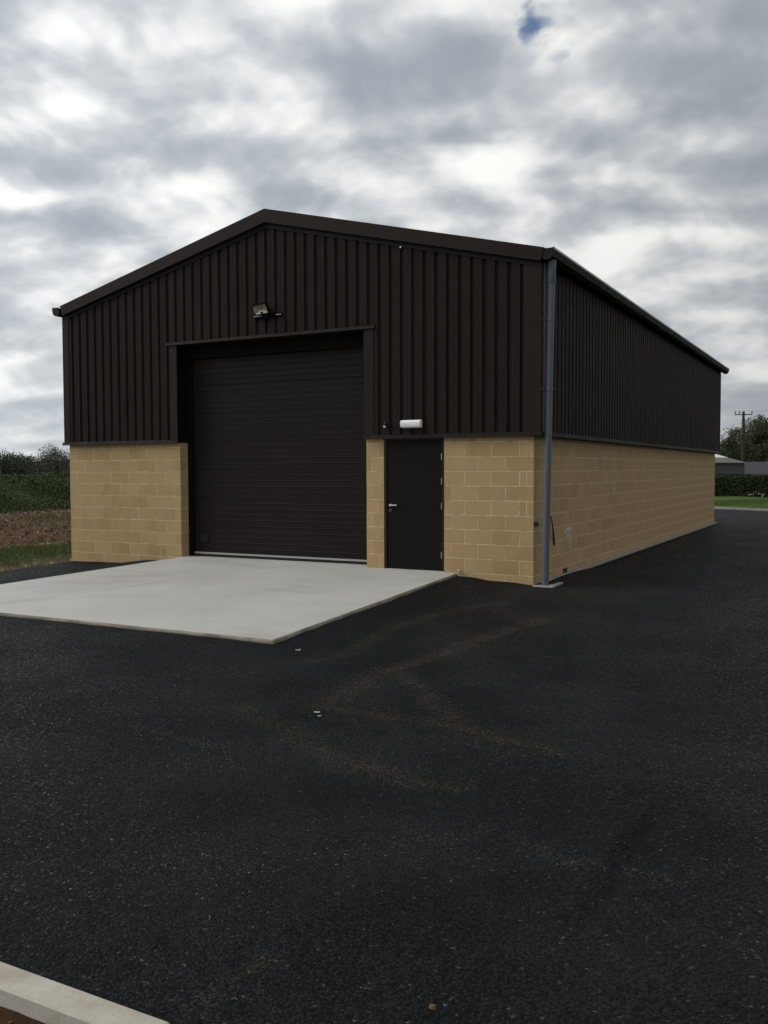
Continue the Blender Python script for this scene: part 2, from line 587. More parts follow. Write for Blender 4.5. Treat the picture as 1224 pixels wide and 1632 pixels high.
def arr_mesh(name, verts, nper, mat):
    """mesh of many loose faces with nper verts each, from an (N*nper,3) array"""
    verts = np.asarray(verts, dtype=np.float32).reshape(-1, 3)
    nf = len(verts) // nper
    me = bpy.data.meshes.new(name)
    me.vertices.add(len(verts))
    me.vertices.foreach_set('co', verts.ravel())
    me.loops.add(nf * nper)
    me.loops.foreach_set('vertex_index', np.arange(nf * nper, dtype=np.int32))
    me.polygons.add(nf)
    me.polygons.foreach_set('loop_start', np.arange(0, nf * nper, nper, dtype=np.int32))
    me.materials.append(M[mat])
    me.update(calc_edges=True)
    me.validate()
    return me


def grid_mesh(name, X, Y, Z, mats, keep=None, smooth=True):
    ny, nx = X.shape
    me = bpy.data.meshes.new(name)
    vs = np.stack([X, Y, Z], -1).reshape(-1, 3)
    j, i = np.meshgrid(np.arange(ny - 1), np.arange(nx - 1), indexing='ij')
    a = (j * nx + i)
    q = np.stack([a, a + 1, a + nx + 1, a + nx], -1).reshape(-1, 4)
    if keep is not None:
        q = q[keep.reshape(-1)]
    me.from_pydata(vs.tolist(), [], q.tolist())
    me.materials.append(M[mats])
    me.update()
    if smooth:
        me.polygons.foreach_set('use_smooth', [True] * len(me.polygons))
    return me


def fbm(x, y, seed, octaves=4, scale=1.0):
    """cheap smooth pseudo noise from sines"""
    r = np.random.default_rng(seed)
    out = np.zeros_like(x, dtype=float)
    amp, s = 1.0, scale
    for _ in range(octaves):
        for _ in range(4):
            a = r.uniform(0, 2 * np.pi)
            out += amp * np.sin((x * np.cos(a) + y * np.sin(a)) * s * r.uniform(0.7, 1.4) + r.uniform(0, 6.28)) / 4
        amp *= 0.5
        s *= 2.1
    return out


# ---------------------------------------------------------------- ground
g = MB()
R0 = 2500
g.add([(-R0, -R0, -0.16), (R0, -R0, -0.16), (R0, R0, -0.16), (-R0, R0, -0.16)], [(0, 1, 2, 3)])
kind(g.build('ground', 'field'), 'structure')

ctrl = np.array([(0.2, -0.1, .085), (-0.6, -0.1, .115), (-1.15, -0.12, .165), (-1.0, -5.35, .000), (-1.1, -2.7, .075), (-3, -5.6, .02), (-5, -5.7, .04), (-7.2, -5.8, .05), (-7.1, -0.3, .15),
                 (-7.1, -3, .09), (-9.4, -0.1, .035), (-8.6, -0.2, .05), (-9.2, -3, .02), (3, -10.8, -.02), (0, -10.8, -.02), (-4, -10.8, -.02), (8, -10, -.02), (0.5, 4, .065), (0.5, 8, .065), (0.5, 13, .07), (0.5, 17.5, .07),
                 (1, 28, -.0), (4, 4, .03), (8, 0, 0), (15, 0, 0), (15, 12, 0), (-6, 25, .03), (3, -6, 0.0), (0.5, -8, -.01)])


_ap = [((-6.762, -0.002, .232), (-7.02, -5.52, .105), -0.07, 0, .075), ((-1.262, -0.002, .208), (-1.06, -5.27, .056), 0.07, 0, .042), ((-7.02, -5.52, .105), (-1.06, -5.27, .056), 0, -0.08, .040)]
for (pa, pb, ox, oy, dz) in _ap:
    for k in range(9):
        f = k / 8
        ctrl = np.vstack([ctrl, [pa[0] + (pb[0] - pa[0]) * f + ox, pa[1] + (pb[1] - pa[1]) * f + oy, pa[2] + (pb[2] - pa[2]) * f - dz]])


def tz(x, y):
    x = np.asarray(x, float)
    y = np.asarray(y, float)
    num = np.zeros_like(x)
    den = np.zeros_like(x)
    for cx, cy, cz in ctrl:
        w = 1.0 / ((x - cx) ** 2 + (y - cy) ** 2 + 0.05) ** 1.6
        num += w * cz
        den += w
    return num / den


def ykerb(x):
    return 30.6 - 0.58 * (x + 1.73)


XLB = -9.52
xs = np.concatenate([np.arange(-9.5, -3, 0.1), np.arange(-3, 5, 0.045), np.arange(5, 22.1, 0.5)])
ya = np.concatenate([np.arange(-10.872, -3, 0.045), np.arange(-3, 12, 0.15)])
vb = np.linspace(0, 1, 24)[1:]
ny = len(ya) + len(vb)
TX = np.zeros((ny, len(xs)))
TY = np.zeros_like(TX)
for j in range(ny):
    if j < len(ya):
        yy = np.full(len(xs), ya[j])
    else:
        yy = 12 + (ykerb(xs) - 12) * vb[j - len(ya)] ** 1.3
    xl = np.where(yy < 0, XLB + 0.225 * (-yy), XLB)
    xx = np.where(xs < -6.5, -6.5 + (xs + 6.5) / (-9.5 + 6.5) * (xl + 6.5), xs)
    wob = np.where(xs < -9.45, 0.05 * np.sin(yy * 3.1) + 0.03 * np.sin(yy * 7.7 + 1), 0)
    TX[j], TY[j] = xx + wob, yy
TZ = tz(TX, TY) + 0.004 * fbm(TX, TY, 3, 3, 1.3)
cx_ = (TX[:-1, :-1] + TX[1:, 1:]) / 2
cy_ = (TY[:-1, :-1] + TY[1:, 1:]) / 2
keep = ~((cx_ > -9.3) & (cx_ < -0.1) & (cy_ > 0.12) & (cy_ < 17.7))
keep &= ~((cx_ > -6.7) & (cx_ < -1.45) & (cy_ > -5.0) & (cy_ < 0.3))
tme = grid_mesh('tarmac', TX, TY, TZ, 'tarmac', keep)


def ground_hit(px, py, z=0.0):
    """ground point for the tyre-dust tracks, laid out from a survey of the photograph"""
    d = fw + rt * ((px - 612) / 1464.08) - up * ((py - 816) / 1464.08)
    t = (z - CAM.z) / d.z
    return CAM.x + d.x * t, CAM.y + d.y * t


def crop_pts(l, ox, oy, s):
    return [ground_hit(ox + x / s, oy + y / s) for x, y in l]


tracks = [
    (crop_pts([(200, 490), (350, 455), (560, 360), (700, 320), (880, 290), (1000, 270)], 400, 860, 2.448), 0.10, 0.5),
    (crop_pts([(300, 640), (420, 560), (540, 510), (700, 480), (850, 420), (1000, 375), (1120, 340)], 400, 860, 2.448), 0.13, 0.95),
    (crop_pts([(540, 510), (620, 560), (680, 610), (740, 660), (810, 710)], 400, 860, 2.448), 0.11, 0.8),
    (crop_pts([(260, 650), (500, 690), (740, 730), (880, 760), (1020, 800), (1180, 840)], 400, 860, 2.448), 0.10, 0.7),
    (crop_pts([(0, 660), (150, 740), (260, 810), (400, 890), (480, 900), (620, 940), (800, 960)], 400, 860, 2.448), 0.13, 0.6),
    (crop_pts([(380, 890), (470, 885), (560, 910)], 400, 860, 2.448), 0.13, 0.95),
    (crop_pts([(0, 700), (200, 810), (400, 840)], 824, 1100, 3.06), 0.035, 0.4),
    (crop_pts([(500, 865), (640, 880), (740, 915)], 824, 1100, 3.06), 0.05, 0.75),
    (crop_pts([(160, 1085), (225, 1085)], 0, 0, 1), 0.05, 0.5),
    (crop_pts([(215, 1155), (270, 1170), (330, 1188)], 0, 0, 1), 0.05, 0.45),
    (crop_pts([(700, 1240), (760, 1300), (690, 1330)], 0, 0, 1), 0.22, 0.2),
    (crop_pts([(930, 960), (960, 1050), (940, 1130), (850, 1200)], 0, 0, 1), 0.22, 0.2),
    (crop_pts([(300, 1600), (420, 1520)], 0, 0, 1), 0.06, 0.4),
    (crop_pts([(540, 1090), (600, 1160), (560, 1220)], 0, 0, 1), 0.25, 0.28),
    (crop_pts([(830, 1040), (1000, 900), (1090, 860)], 0, 0, 1), 0.3, 0.12),
]


def seg_dist(px, py, pts):
    d = np.full(px.shape, 1e9)
    for (x0, y0), (x1, y1) in zip(pts[:-1], pts[1:]):
        dx, dy = x1 - x0, y1 - y0
        t = np.clip(((px - x0) * dx + (py - y0) * dy) / (dx * dx + dy * dy + 1e-9), 0, 1)
        d = np.minimum(d, np.hypot(px - x0 - t * dx, py - y0 - t * dy))
    return d


wx = TX + 0.06 * fbm(TX, TY, 11, 3, 4)
wy = TY + 0.06 * fbm(TX, TY, 12, 3, 4)
dust = np.zeros_like(TX)
for pts, wd, a in tracks:
    dd = seg_dist(wx, wy, pts)
    dust = np.maximum(dust, a * np.exp(-(dd / wd) ** 2))
rut_pts = crop_pts([(640, 640), (600, 700), (530, 790), (470, 880), (440, 960), (300, 1130)], 824, 1100, 3.06)
rd = seg_dist(TX, TY, rut_pts)
rut = 0.95 * np.exp(-(rd / 0.03) ** 2)
TZ = TZ - 0.02 * np.exp(-(rd / 0.035) ** 2) + 0.008 * np.exp(-((rd - 0.09) / 0.05) ** 2)
tme.vertices.foreach_set('co', np.stack([TX, TY, TZ], -1).ravel().astype(np.float32))
for nm, ar in (('dust', dust), ('rut', rut)):
    a = tme.attributes.new(nm, 'FLOAT', 'POINT')
    a.data.foreach_set('value', ar.ravel().astype(np.float32))
kind(link('tarmac', tme), 'structure')

# concrete apron in front of the big door
BL, BR = (-6.762, -0.002, .232), (-1.262, -0.002, .208)
FL, FR = (-7.02, -5.52, .105), (-1.06, -5.27, .056)
nU, nV = 24, 24
sl_ = MB()
top = []
for j in range(nV + 1):
    for i in range(nU + 1):
        u, v = i / nU, j / nV
        p = [(1 - v) * ((1 - u) * BL[k] + u * BR[k]) + v * ((1 - u) * FL[k] + u * FR[k]) for k in range(3)]
        e = 0.006 * math.sin(p[0] * 5.1) * math.sin(p[0] * 1.7) if j == nV else 0
        p[1] += e
        p[2] -= 0.006 if (j in (nV,) or i in (nU,)) else 0
        top.append(p)
sl_.add(top, [(j * (nU + 1) + i, (j + 1) * (nU + 1) + i, (j + 1) * (nU + 1) + i + 1, j * (nU + 1) + i + 1) for j in range(nV) for i in range(nU)])
slab = sl_.build('concrete_apron', 'slab')
kind(slab, 'structure')
ed = MB()
front = [top[nV * (nU + 1) + i] for i in range(nU + 1)]
right = [top[j * (nU + 1) + nU] for j in range(nV + 1)]
left = [top[j * (nU + 1)] for j in range(nV + 1)]
path = [(p, -0.02, 0.0) for p in left[:-1]] + [(front[0], -0.02, -0.022)] + [(p, 0.0, -0.022) for p in front[1:-1]] + [(front[-1], 0.02, -0.022)] + [(p, 0.02, 0.0) for p in right[-2::-1]]
n = len(path)
vs = [tuple(p) for p, _, _ in path] + [(p[0] + dx, p[1] + dy, p[2] - 0.018 - 0.005 * math.sin(7 * p[0] + 5 * p[1])) for p, dx, dy in path] + \
     [(p[0] + dx * 1.5, p[1] + dy * 1.5, p[2] - 0.2) for p, dx, dy in path]
ed.add(vs, [(i, i + 1, n + i + 1, n + i) for i in range(n - 1)] + [(n + i, n + i + 1, 2 * n + i + 1, 2 * n + i) for i in range(n - 1)])
ed.build('slab_edge', 'slabedge', slab)

# strip of floor inside the big doorway, under the door
fl = MB()
fl.box(-6.78, -2.84, -0.0, 0.9, 0.0, 0.236)
kind(fl.build('threshold_floor', 'slab'), 'structure')

# near kerb with soil behind it
nk = empty('near_kerb', (0, -10.94, 0))
kind(nk, 'structure')
kb = MB()
kb.cbox(0, 0.912, -0.0625, 0.0625, -0.22, 0.0, 0.008)
kbm = kb.mesh('kerb_stone', 'kerb')
for i in range(-10, 22):
    o = link('kerb_stone', kbm, nk, (i * 0.915 + 0.615, 0, 0.002 * math.sin(i * 2.3)))
xs2 = np.arange(-9, 20.01, 0.06)
ys2 = np.concatenate([np.arange(-16, -12, 0.25), np.arange(-12, -10.99, 0.05)])
SX, SY = np.meshgrid(xs2, ys2)
SZ = -0.075 + 0.018 * fbm(SX, SY, 21, 5, 3.2)
kind(link('kerbside_soil', grid_mesh('kerbside_soil', SX, SY, SZ, 'soil')), 'structure')

# far kerb, channel and grass verge
kd = Vector((1, -0.58, 0)).normalized()
kang = math.atan2(kd.y, kd.x)
fk = empty('far_kerb', (-1.73, 30.6, 0))
fk.rotation_euler.z = kang
kind(fk, 'structure')
kb2 = MB()
kb2.cbox(0, 0.912, 0.0, 0.125, -0.2, 0.11, 0.012)
kb2m = kb2.mesh('kerb_stone', 'found')
for i in range(-12, 12):
    link('kerb_stone', kb2m, fk, (i * 0.915, 0.01, 0.0))
vg = MB()
a_, b_ = Vector((-14, ykerb(-14) + 0.14, 0.085)), Vector((24, ykerb(24) + 0.14, 0.085))
nrm = Vector((0.58, 1, 0)).normalized()
N = 30
vs = []
for i in range(N + 1):
    for j in range(9):
        p = a_.lerp(b_, i / N) + nrm * (26 * j / 8)
        p.z = 0.085 + 0.05 * math.sin(i * 1.3 + j) * (j > 0) - 0.02 * j
        vs.append(p)
vg.add(vs, [(i * 9 + j, (i + 1) * 9 + j, (i + 1) * 9 + j + 1, i * 9 + j + 1) for i in range(N) for j in range(8)])
kind(vg.build('verge', 'lawn', smooth=True), 'structure')

# left-hand ground: verge, disturbed soil
ex = np.arange(-30.5, -7.0, 0.22)
ey = np.arange(-12, 34, 0.25)
EX, EY = np.meshgrid(ex, ey)
EZ = 0.02 + 0.05 * fbm(EX, EY, 31, 4, 1.1) + 0.025 * fbm(EX, EY, 32, 4, 5)
blend = np.clip((-9.9 - EX) / 1.2, 0, 1)
EZ = (-0.045) * (1 - blend) + EZ * blend
xlim = np.where(EY < 0, XLB + 0.225 * (-EY), XLB)
EZ = np.where(EX > xlim + 0.3, -0.10, EZ)
kind(link('bare_earth', grid_mesh('bare_earth', EX, EY, EZ, 'earth')), 'structure')


def earth_z(x, y):
    b = np.clip((-9.9 - x) / 1.2, 0, 1)
    return -0.045 * (1 - b) + b * (0.02 + 0.05 * fbm(x, y, 31, 4, 1.1) + 0.025 * fbm(x, y, 32, 4, 5))


# ---------------------------------------------------------------- warehouse
WL, WB = -9.57, 17.85          # left end of front wall, back end of side wall
XL, XR = -6.764, -2.854        # big opening
DL, DR = -2.532, -1.462        # personnel door
ZC = 2.335                     # underside of cladding
EAVE, RIDGE, XRG = 4.86, 6.05, -4.74
SX_, FY_ = 0.125, -0.065       # outer faces of side / front cladding
SXL = -9.625
house = tag(empty('warehouse', (-4.78, 8.9, 0)), 'long dark brown clad shed with gable front on buff block walls', 'warehouse')
house_off = Vector(house.location)


def hpart(mb, name, mats, parent=None, smooth=False):
    """part of the warehouse, built in world coordinates"""
    me = mb.mesh(name, mats, smooth)
    o = link(name, me, parent or house)
    if parent is None:
        o.location = -house_off
    return o


def slope_z(x):
    return RIDGE - (RIDGE - EAVE) * abs(x - XRG) / (0.125 - XRG if x > XRG else XRG - SXL)


# mortar cores
core = MB()
T = 0.215
core.box(WL + 0.003, XL - 0.003, 0.0028, T - 0.004, -0.15, ZC + 0.12)
wall_l = hpart(core, 'front_block_wall', 'mortar')
wall_p = hpart(MB().box(XR + 0.003, DL - 0.003, 0.0028, T - 0.004, -0.15, ZC + 0.12), 'block_pier', 'mortar')
wall_f = hpart(MB().box(DR + 0.003, -0.003, 0.0028, T - 0.004, -0.15, ZC + 0.12), 'front_block_wall', 'mortar')
core = MB()
core.box(-T, -0.0030, T - 0.003, WB - 0.006, -0.15, ZC + 0.12)
wall_s = hpart(core, 'side_block_wall', 'mortar')
core = MB()
core.box(WL + 0.0062, WL + T, T - 0.003, WB - 0.006, -0.15, ZC + 0.12)
core.box(WL + T, -T, WB - T, WB - 0.007, -0.15, ZC + 0.12)
hpart(core, 'rear_block_wall', 'block')

J = 0.0062
block_cache = {}


def block(parent, x0, x1, y0, y1, row, store=None):
    """one block between joint centre lines; row k spans z=.225k .. .225(k+1)"""
    z0, z1 = 0.225 * row + J, 0.225 * (row + 1) - J
    key = (round(x1 - x0, 3), round(y1 - y0, 3))
    if store is not None:
        store.cbox(x0, x1, y0, y1, z0, z1, 0.0018)
        return
    if key not in block_cache:
        b = MB()
        b.cbox(-(x1 - x0) / 2, (x1 - x0) / 2, -(y1 - y0) / 2, (y1 - y0) / 2, -(z1 - z0) / 2, (z1 - z0) / 2, 0.0018)
        block_cache[key] = b.mesh('block', 'block')
    jit = lambda: random.uniform(-0.0011, 0.0011)
    link('block', block_cache[key], parent, ((x0 + x1) / 2 + jit(), (y0 + y1) / 2 + jit(), (z0 + z1) / 2 + jit()))


def courses(parent, a, b, joints, row, full_ends):
    """front wall row between a and b with the given joint positions"""
    js = sorted(j for j in joints if a + 0.04 < j < b - 0.04)
    ed_ = [a] + js + [b]
    for i in range(len(ed_) - 1):
        x0 = ed_[i] + (0 if i == 0 else J)
        x1 = ed_[i + 1] - (0 if i == len(ed_) - 2 else J)
        deep = (i == 0 and full_ends[0]) or (i == len(ed_) - 2 and full_ends[1])
        block(parent, x0, x1, 0.0, T if deep else 0.1, row)


for row in range(0, 11):
    A = row % 2 == 1
    # right of the personnel door
    courses(wall_f, DR, 0.0, [-.113, -.225, -.675, -1.125] if A else [-.45, -.90, -1.35], row, (True, False))
    if row > 0:
        courses(wall_p, XR, DL, [-2.634] if A else [-2.762], row, (True, True))
    lj = [-7.126 - .45 * i for i in range(6)] if A else [-6.905] + [-7.35 - .45 * i for i in range(6)]
    courses(wall_l, WL, XL, lj, row, (False, True))
# side wall: first stretch block by block, the rest as one mesh
NEAR = 6.9
rest = MB()
for row in range(0, 11):
    A = row % 2 == 1
    y = 0.1024
    first = 0.45 if A else 0.1 + 0.45
    ys_ = [y]
    yy = first
    while yy < WB - 0.1:
        ys_.append(yy)
        yy += 0.45
    ys_.append(WB)
    for i in range(len(ys_) - 1):
        y0 = ys_[i] + (0 if i == 0 else J)
        y1 = ys_[i + 1] - (0 if i == len(ys_) - 2 else J)
        if y1 < NEAR:
            block(wall_s, -0.1, 0.0, y0, y1, row)
        else:
            block(None, -0.1 + random.uniform(-.001, .001), random.uniform(-.0018, .0018), y0, y1, row, rest)
o = rest.build('far_blocks', 'block', wall_s)
kind(o, 'stuff')

# mortar smear and vent on the side wall
sm = MB()
for (y, z, w, h) in ((1.80, 0.83, 0.30, 0.075), (1.62, 0.80, 0.14, 0.06), (1.78, 0.66, 0.035, 0.34), (1.90, 0.62, 0.045, 0.42), (1.70, 0.73, 0.03, 0.14)):
    n = 14
    ring = []
    for k in range(n):
        t_ = 2 * math.pi * k / n
        ring.append((0.0045, y + w / 2 * math.cos(t_) * random.uniform(0.75, 1.1), z + h / 2 * math.sin(t_) * random.uniform(0.75, 1.1)))
    vs = ring + [(-0.002, p[1] * 1.0, p[2]) for p in ring] + [(0.0065, y, z)]
    sm.add(vs, [(k, (k + 1) % n, 2 * n) for k in range(n)] + [(n + k, n + (k + 1) % n, (k + 1) % n, k) for k in range(n)])
hpart(sm, 'mortar_smear', 'smear')['label'] = 'pale splash of mortar with runs on the side blocks'
vt = MB()
vt.box(-0.02, 0.006, 1.50, 1.72, 0.115, 0.19, 0)
for i in range(3):
    vt.box(0.006, 0.010, 1.51, 1.71, 0.125 + i * 0.022, 0.133 + i * 0.022, 0)
hpart(vt, 'air_brick', 'rubber')


# ---- profiled cladding
def ribs(a, b, first):
    """points (s, depth) along a sheet line from a to b, grooves every 0.2 from 'first'"""
    pts = [(a, 0.0)]
    gpos = first
    while gpos < b - 0.03:
        if gpos > a + 0.03:
            pts += [(gpos - 0.036, 0.0), (gpos - 0.018, 0.032), (gpos + 0.018, 0.032), (gpos + 0.036, 0.0)]
            # fine stiffener in the middle of the pan
            if gpos + 0.11 < b:
                pts += [(gpos + 0.094, 0.0), (gpos + 0.1, 0.003), (gpos + 0.106, 0.0)]
        gpos += 0.2
    pts.append((b, 0.0))
    return pts


FIRST = -9.569
def front_sheet(a, b, zbot):
    mb = MB()
    k = math.ceil((a - FIRST) / 0.2 - 1e-6)
    pts = ribs(a, b, FIRST + 0.2 * k)
    if a < XRG < b:
        import bisect
        xs_ = [p[0] for p in pts]
        i = bisect.bisect(xs_, XRG)
        (xa, da), (xb, db) = pts[i - 1], pts[i]
        pts.insert(i, (XRG, da + (db - da) * (XRG - xa) / max(1e-6, xb - xa)))
    n = len(pts)
    vs = []
    for th in (0.0, 0.004):
        for (x, d) in pts:
            vs += [(x, FY_ + d + th, zbot), (x, FY_ + d + th, slope_z(x) + 0.06)]
    fs = [(2 * i, 2 * i + 2, 2 * i + 3, 2 * i + 1) for i in range(n - 1)]
    fs += [(2 * n + 2 * i, 2 * n + 2 * i + 1, 2 * n + 2 * i + 3, 2 * n + 2 * i + 2) for i in range(n - 1)]
    fs += [(2 * i, 2 * n + 2 * i, 2 * n + 2 * i + 2, 2 * i + 2) for i in range(n - 1)]
    mb.add(vs, fs)
    return hpart(mb, 'cladding_sheet', 'clad')


ZL = 4.105
e = 0.0015
cuts = [(SXL + 0.06, -8.72, ZC), (-8.72, -7.72, ZC), (-7.72, -6.93, ZC), (-6.93, -5.93, ZL), (-5.93, -4.93, ZL), (-4.93, -3.93, ZL),
        (-3.93, -2.70, ZL), (-2.70, -1.72, ZC), (-1.72, -0.72, ZC), (-0.72, SX_ - 0.06, ZC)]
for a, b, zb in cuts:
    front_sheet(a + e, b - e, zb)


def side_sheet(a, b):
    mb = MB()
    k = math.ceil((a - 0.35) / 0.2 - 1e-6)
    pts = ribs(a, b, 0.35 + 0.2 * k)
    n = len(pts)
    vs = []
    for th in (0.0, 0.004):
        for (y, d) in pts:
            vs += [(SX_ - d - th, y, ZC), (SX_ - d - th, y, EAVE + 0.1)]
    fs = [(2 * i, 2 * i + 2, 2 * i + 3, 2 * i + 1) for i in range(n - 1)]
    fs += [(2 * n + 2 * i, 2 * n + 2 * i + 1, 2 * n + 2 * i + 3, 2 * n + 2 * i + 2) for i in range(n - 1)]
    fs += [(2 * i, 2 * n + 2 * i, 2 * n + 2 * i + 2, 2 * i + 2) for i in range(n - 1)]
    mb.add(vs, fs)
    return hpart(mb, 'cladding_sheet', 'clad')


yb = [0.0] + [1.25 + i for i in range(17)] + [18.05]
for a, b in zip(yb[:-1], yb[1:]):
    side_sheet(a + e, b - e)
# left and rear skins, seen only by the light
lf = MB()
lf.box(SXL, SXL + 0.03, -0.02, 18.05, ZC, EAVE + 0.1)
lf.prism([(SXL + 0.03, ZC), (SX_ - 0.04, ZC), (SX_ - 0.04, EAVE + 0.06), (XRG, RIDGE + 0.06), (SXL + 0.03, EAVE + 0.06)], 'y', 18.0, 18.05)
hpart(lf, 'rear_cladding', 'clad')
# backing behind the front sheets so nothing shows through
bk = MB()
bk.prism([(SXL + 0.05, ZL + 0.02), (SX_ - 0.05, ZL + 0.02), (SX_ - 0.05, EAVE), (XRG, RIDGE), (SXL + 0.05, EAVE)], 'y', 0.02, 0.05)
bk.box(SXL + 0.05, XL - 0.03, 0.02, 0.05, ZC + 0.01, ZL + 0.02)
bk.box(XR + 0.03, SX_ - 0.05, 0.02, 0.05, ZC + 0.01, ZL + 0.02)
hpart(bk, 'liner', 'black')

# rows of fixing screws on the sheets
fx = MB()
for zr in (2.47, 3.30, 4.20, 5.00, 5.60):
    x = FIRST + 0.1
    while x < -0.2:
        inside = zr < slope_z(x) - 0.16 and (zr > ZL + 0.06 or x < -6.98 or x > -2.64)
        if inside:
            fx.tube([(x, FY_ + 0.002, zr), (x, FY_ - 0.006, zr)], [0.009, 0.007], 6)
        x += 0.2
for zr in (2.47, 3.30, 4.10, 4.75):
    y = 0.45
    while y < 9:
        fx.tube([(SX_ - 0.002, y, zr), (SX_ + 0.006, y, zr)], [0.009, 0.007], 6)
        y += 0.2
kind(hpart(fx, 'fixing_screws', 'trim'), 'stuff')

# corner flashings (flat L shapes)
cf = MB()
FO = 0.007
cf.prism([(SX_ + FO, FY_ - FO), (SX_ + FO, 0.16), (SX_ + FO - 0.004, 0.16), (SX_ + FO - 0.004, FY_ - FO + 0.004), (SX_ - 0.27, FY_ - FO + 0.004), (SX_ - 0.27, FY_ - FO)], 'y', 0, 1)
cf.v = [(x, z, ZC - 0.004 + (EAVE + 0.12 - ZC) * y) for (x, y, z) in cf.v]
hpart(cf, 'corner_flashing', 'trim')
cf = MB()
cf.prism([(SXL - FO, FY_ - FO), (SXL - FO, 0.16), (SXL - FO + 0.004, 0.16), (SXL - FO + 0.004, FY_ - FO + 0.004), (SXL + 0.15, FY_ - FO + 0.004), (SXL + 0.15, FY_ - FO)], 'y', 0, 1)
cf.v = [(x, z, ZC - 0.004 + (EAVE + 0.06 - ZC) * y) for (x, y, z) in cf.v]
hpart(cf, 'corner_flashing', 'trim')

# drip flashings at the foot of the cladding
dp = MB()
prof = lambda y: [(y, ZC + 0.050), (y - 0.014, ZC + 0.034), (y - 0.03, ZC - 0.012), (y - 0.026, ZC - 0.012), (y + 0.06, ZC - 0.002), (y + 0.06, ZC + 0.045)]
dp.prism(prof(FY_), 'x', SXL - 0.045, XL + 0.01)
hpart(dp, 'drip_flashing', 'drip')
dp = MB()
dp.prism(prof(FY_), 'x', XR - 0.01, SX_ + 0.02)
hpart(dp, 'drip_flashing', 'drip')
dp = MB()
dp.prism([(SX_ - 0.06, ZC + 0.047), (SX_, ZC + 0.052), (SX_ + 0.010, ZC + 0.036), (SX_ + 0.022, ZC - 0.010), (SX_ + 0.018, ZC - 0.010), (SX_ - 0.06, ZC)], 'y', -0.03, 18.06)
hpart(dp, 'drip_flashing', 'drip')
# closing strip between cladding and blocks
cs = MB()
cs.box(0.0, SX_ - 0.035, -0.0, 18.0, ZC + 0.006, ZC + 0.012)
hpart(cs, 'closer', 'black')

# opening trims
tr = MB()
tr.box(-6.93, XL + 0.004, FY_ - 0.008, FY_ - 0.003, ZC + 0.05, ZL - 0.004)
hpart(tr, 'jamb_flashing', 'trim')
tr = MB()
tr.box(XR - 0.004, -2.68, FY_ - 0.008, FY_ - 0.003, ZC + 0.05, ZL - 0.004)
hpart(tr, 'jamb_flashing', 'trim')
tr = MB()
tr.box(XL - 0.001, XL + 0.0045, FY_ - 0.002, 0.30, ZC - 0.004, ZL + 0.01)
hpart(tr, 'jamb_lining', 'black')
tr = MB()
tr.box(XR - 0.0045, XR + 0.001, FY_ - 0.002, 0.30, ZC - 0.004, ZL + 0.01)
hpart(tr, 'jamb_lining', 'black')
tr = MB()
tr.prism([(FY_, ZL + 0.055), (FY_ - 0.03, ZL + 0.042), (FY_ - 0.036, ZL - 0.004), (FY_ - 0.03, ZL - 0.004), (FY_ + 0.03, ZL + 0.004), (0.36, ZL + 0.004), (0.36, ZL + 0.016), (FY_ + 0.04, ZL + 0.055)], 'x', -6.97, -2.655)
hpart(tr, 'head_flashing', 'trim')
tr = MB()
tr.box(XL + 0.005, XR - 0.005, 0.19, 0.33, 3.87, ZL + 0.003)
hpart(tr, 'door_header', 'black')  # header panel; its near-black also carries the shade of the recess

# ---- sectional door
sd = hpart(MB().box(XL + 0.005, XR - 0.005, 0.315, 0.33, 0.236, 3.90), 'sectional_door', 'black')
nsec, z0d = 7, 0.318
hs = (3.90 - z0d) / nsec
for s in range(nsec):
    mb = MB()
    za, zb = z0d + s * hs + 0.001, z0d + (s + 1) * hs - 0.001
    pr = [(0.300, za), (0.272, za + 0.0)]
    nr = 5
    for r_ in range(nr):
        q0 = za + (zb - za) * r_ / nr
        q1 = za + (zb - za) * (r_ + 1) / nr
        pr += [(0.272, q1 - 0.016), (0.2655, q1 - 0.013), (0.2655, q1 - 0.010), (0.272, q1 - 0.002)]
    pr += [(0.300, zb)]
    mb.prism(pr, 'x', XL + 0.10, XR - 0.008)
    hpart(mb, 'door_section', 'section', sd)
mb = MB().box(XL + 0.006, XL + 0.10, 0.225, 0.312, 0.236, 3.87)
hpart(mb, 'guide_rail', 'black', sd)
mb = MB().prism([(0.26, 0.282), (0.252, 0.286), (0.252, 0.312), (0.262, 0.316), (0.30, 0.316), (0.30, 0.282)], 'x', XL + 0.102, XR - 0.009)
hpart(mb, 'bottom_rail', 'strip', sd)
mb = MB().box(XL + 0.102, XR - 0.009, 0.262, 0.296, 0.238, 0.281)
hpart(mb, 'rubber_seal', 'rubber', sd)
mb = MB()
mb.cbox(-6.53, -6.35, 0.250, 0.268, 0.50, 0.66, 0.008)
mb.box(-6.50, -6.38, 0.236, 0.250, 0.625, 0.648)
hpart(mb, 'lift_handle', 'rubber', sd)

# ---- personnel door
dr = hpart(MB().cbox(DL + 0.045, DR - 0.045, 0.028, 0.075, 0.232, 2.29, 0.003), 'personnel_door', 'door')
mb = MB()
mb.box(DL + 0.003, DL + 0.042, 0.012, 0.10, 0.225, 2.335)
mb.box(DR - 0.042, DR - 0.003, 0.012, 0.10, 0.225, 2.335)
mb.box(DL + 0.042, DR - 0.042, 0.012, 0.10, 2.294, 2.334)
hpart(mb, 'door_frame', 'frame', dr)
mb = MB()
mb.tube([(-2.425, 0.030, 1.255), (-2.425, 0.018, 1.255)], 0.022, 16)
mb.tube([(-2.425, 0.018, 1.255), (-2.425, -0.022, 1.255), (-2.418, -0.030, 1.255), (-2.285, -0.030, 1.255)], 0.0125, 10)
hpart(mb, 'handle', 'steel', dr)
mb = MB()
mb.tube([(-2.425, 0.030, 1.172), (-2.425, 0.014, 1.172)], 0.022, 16)
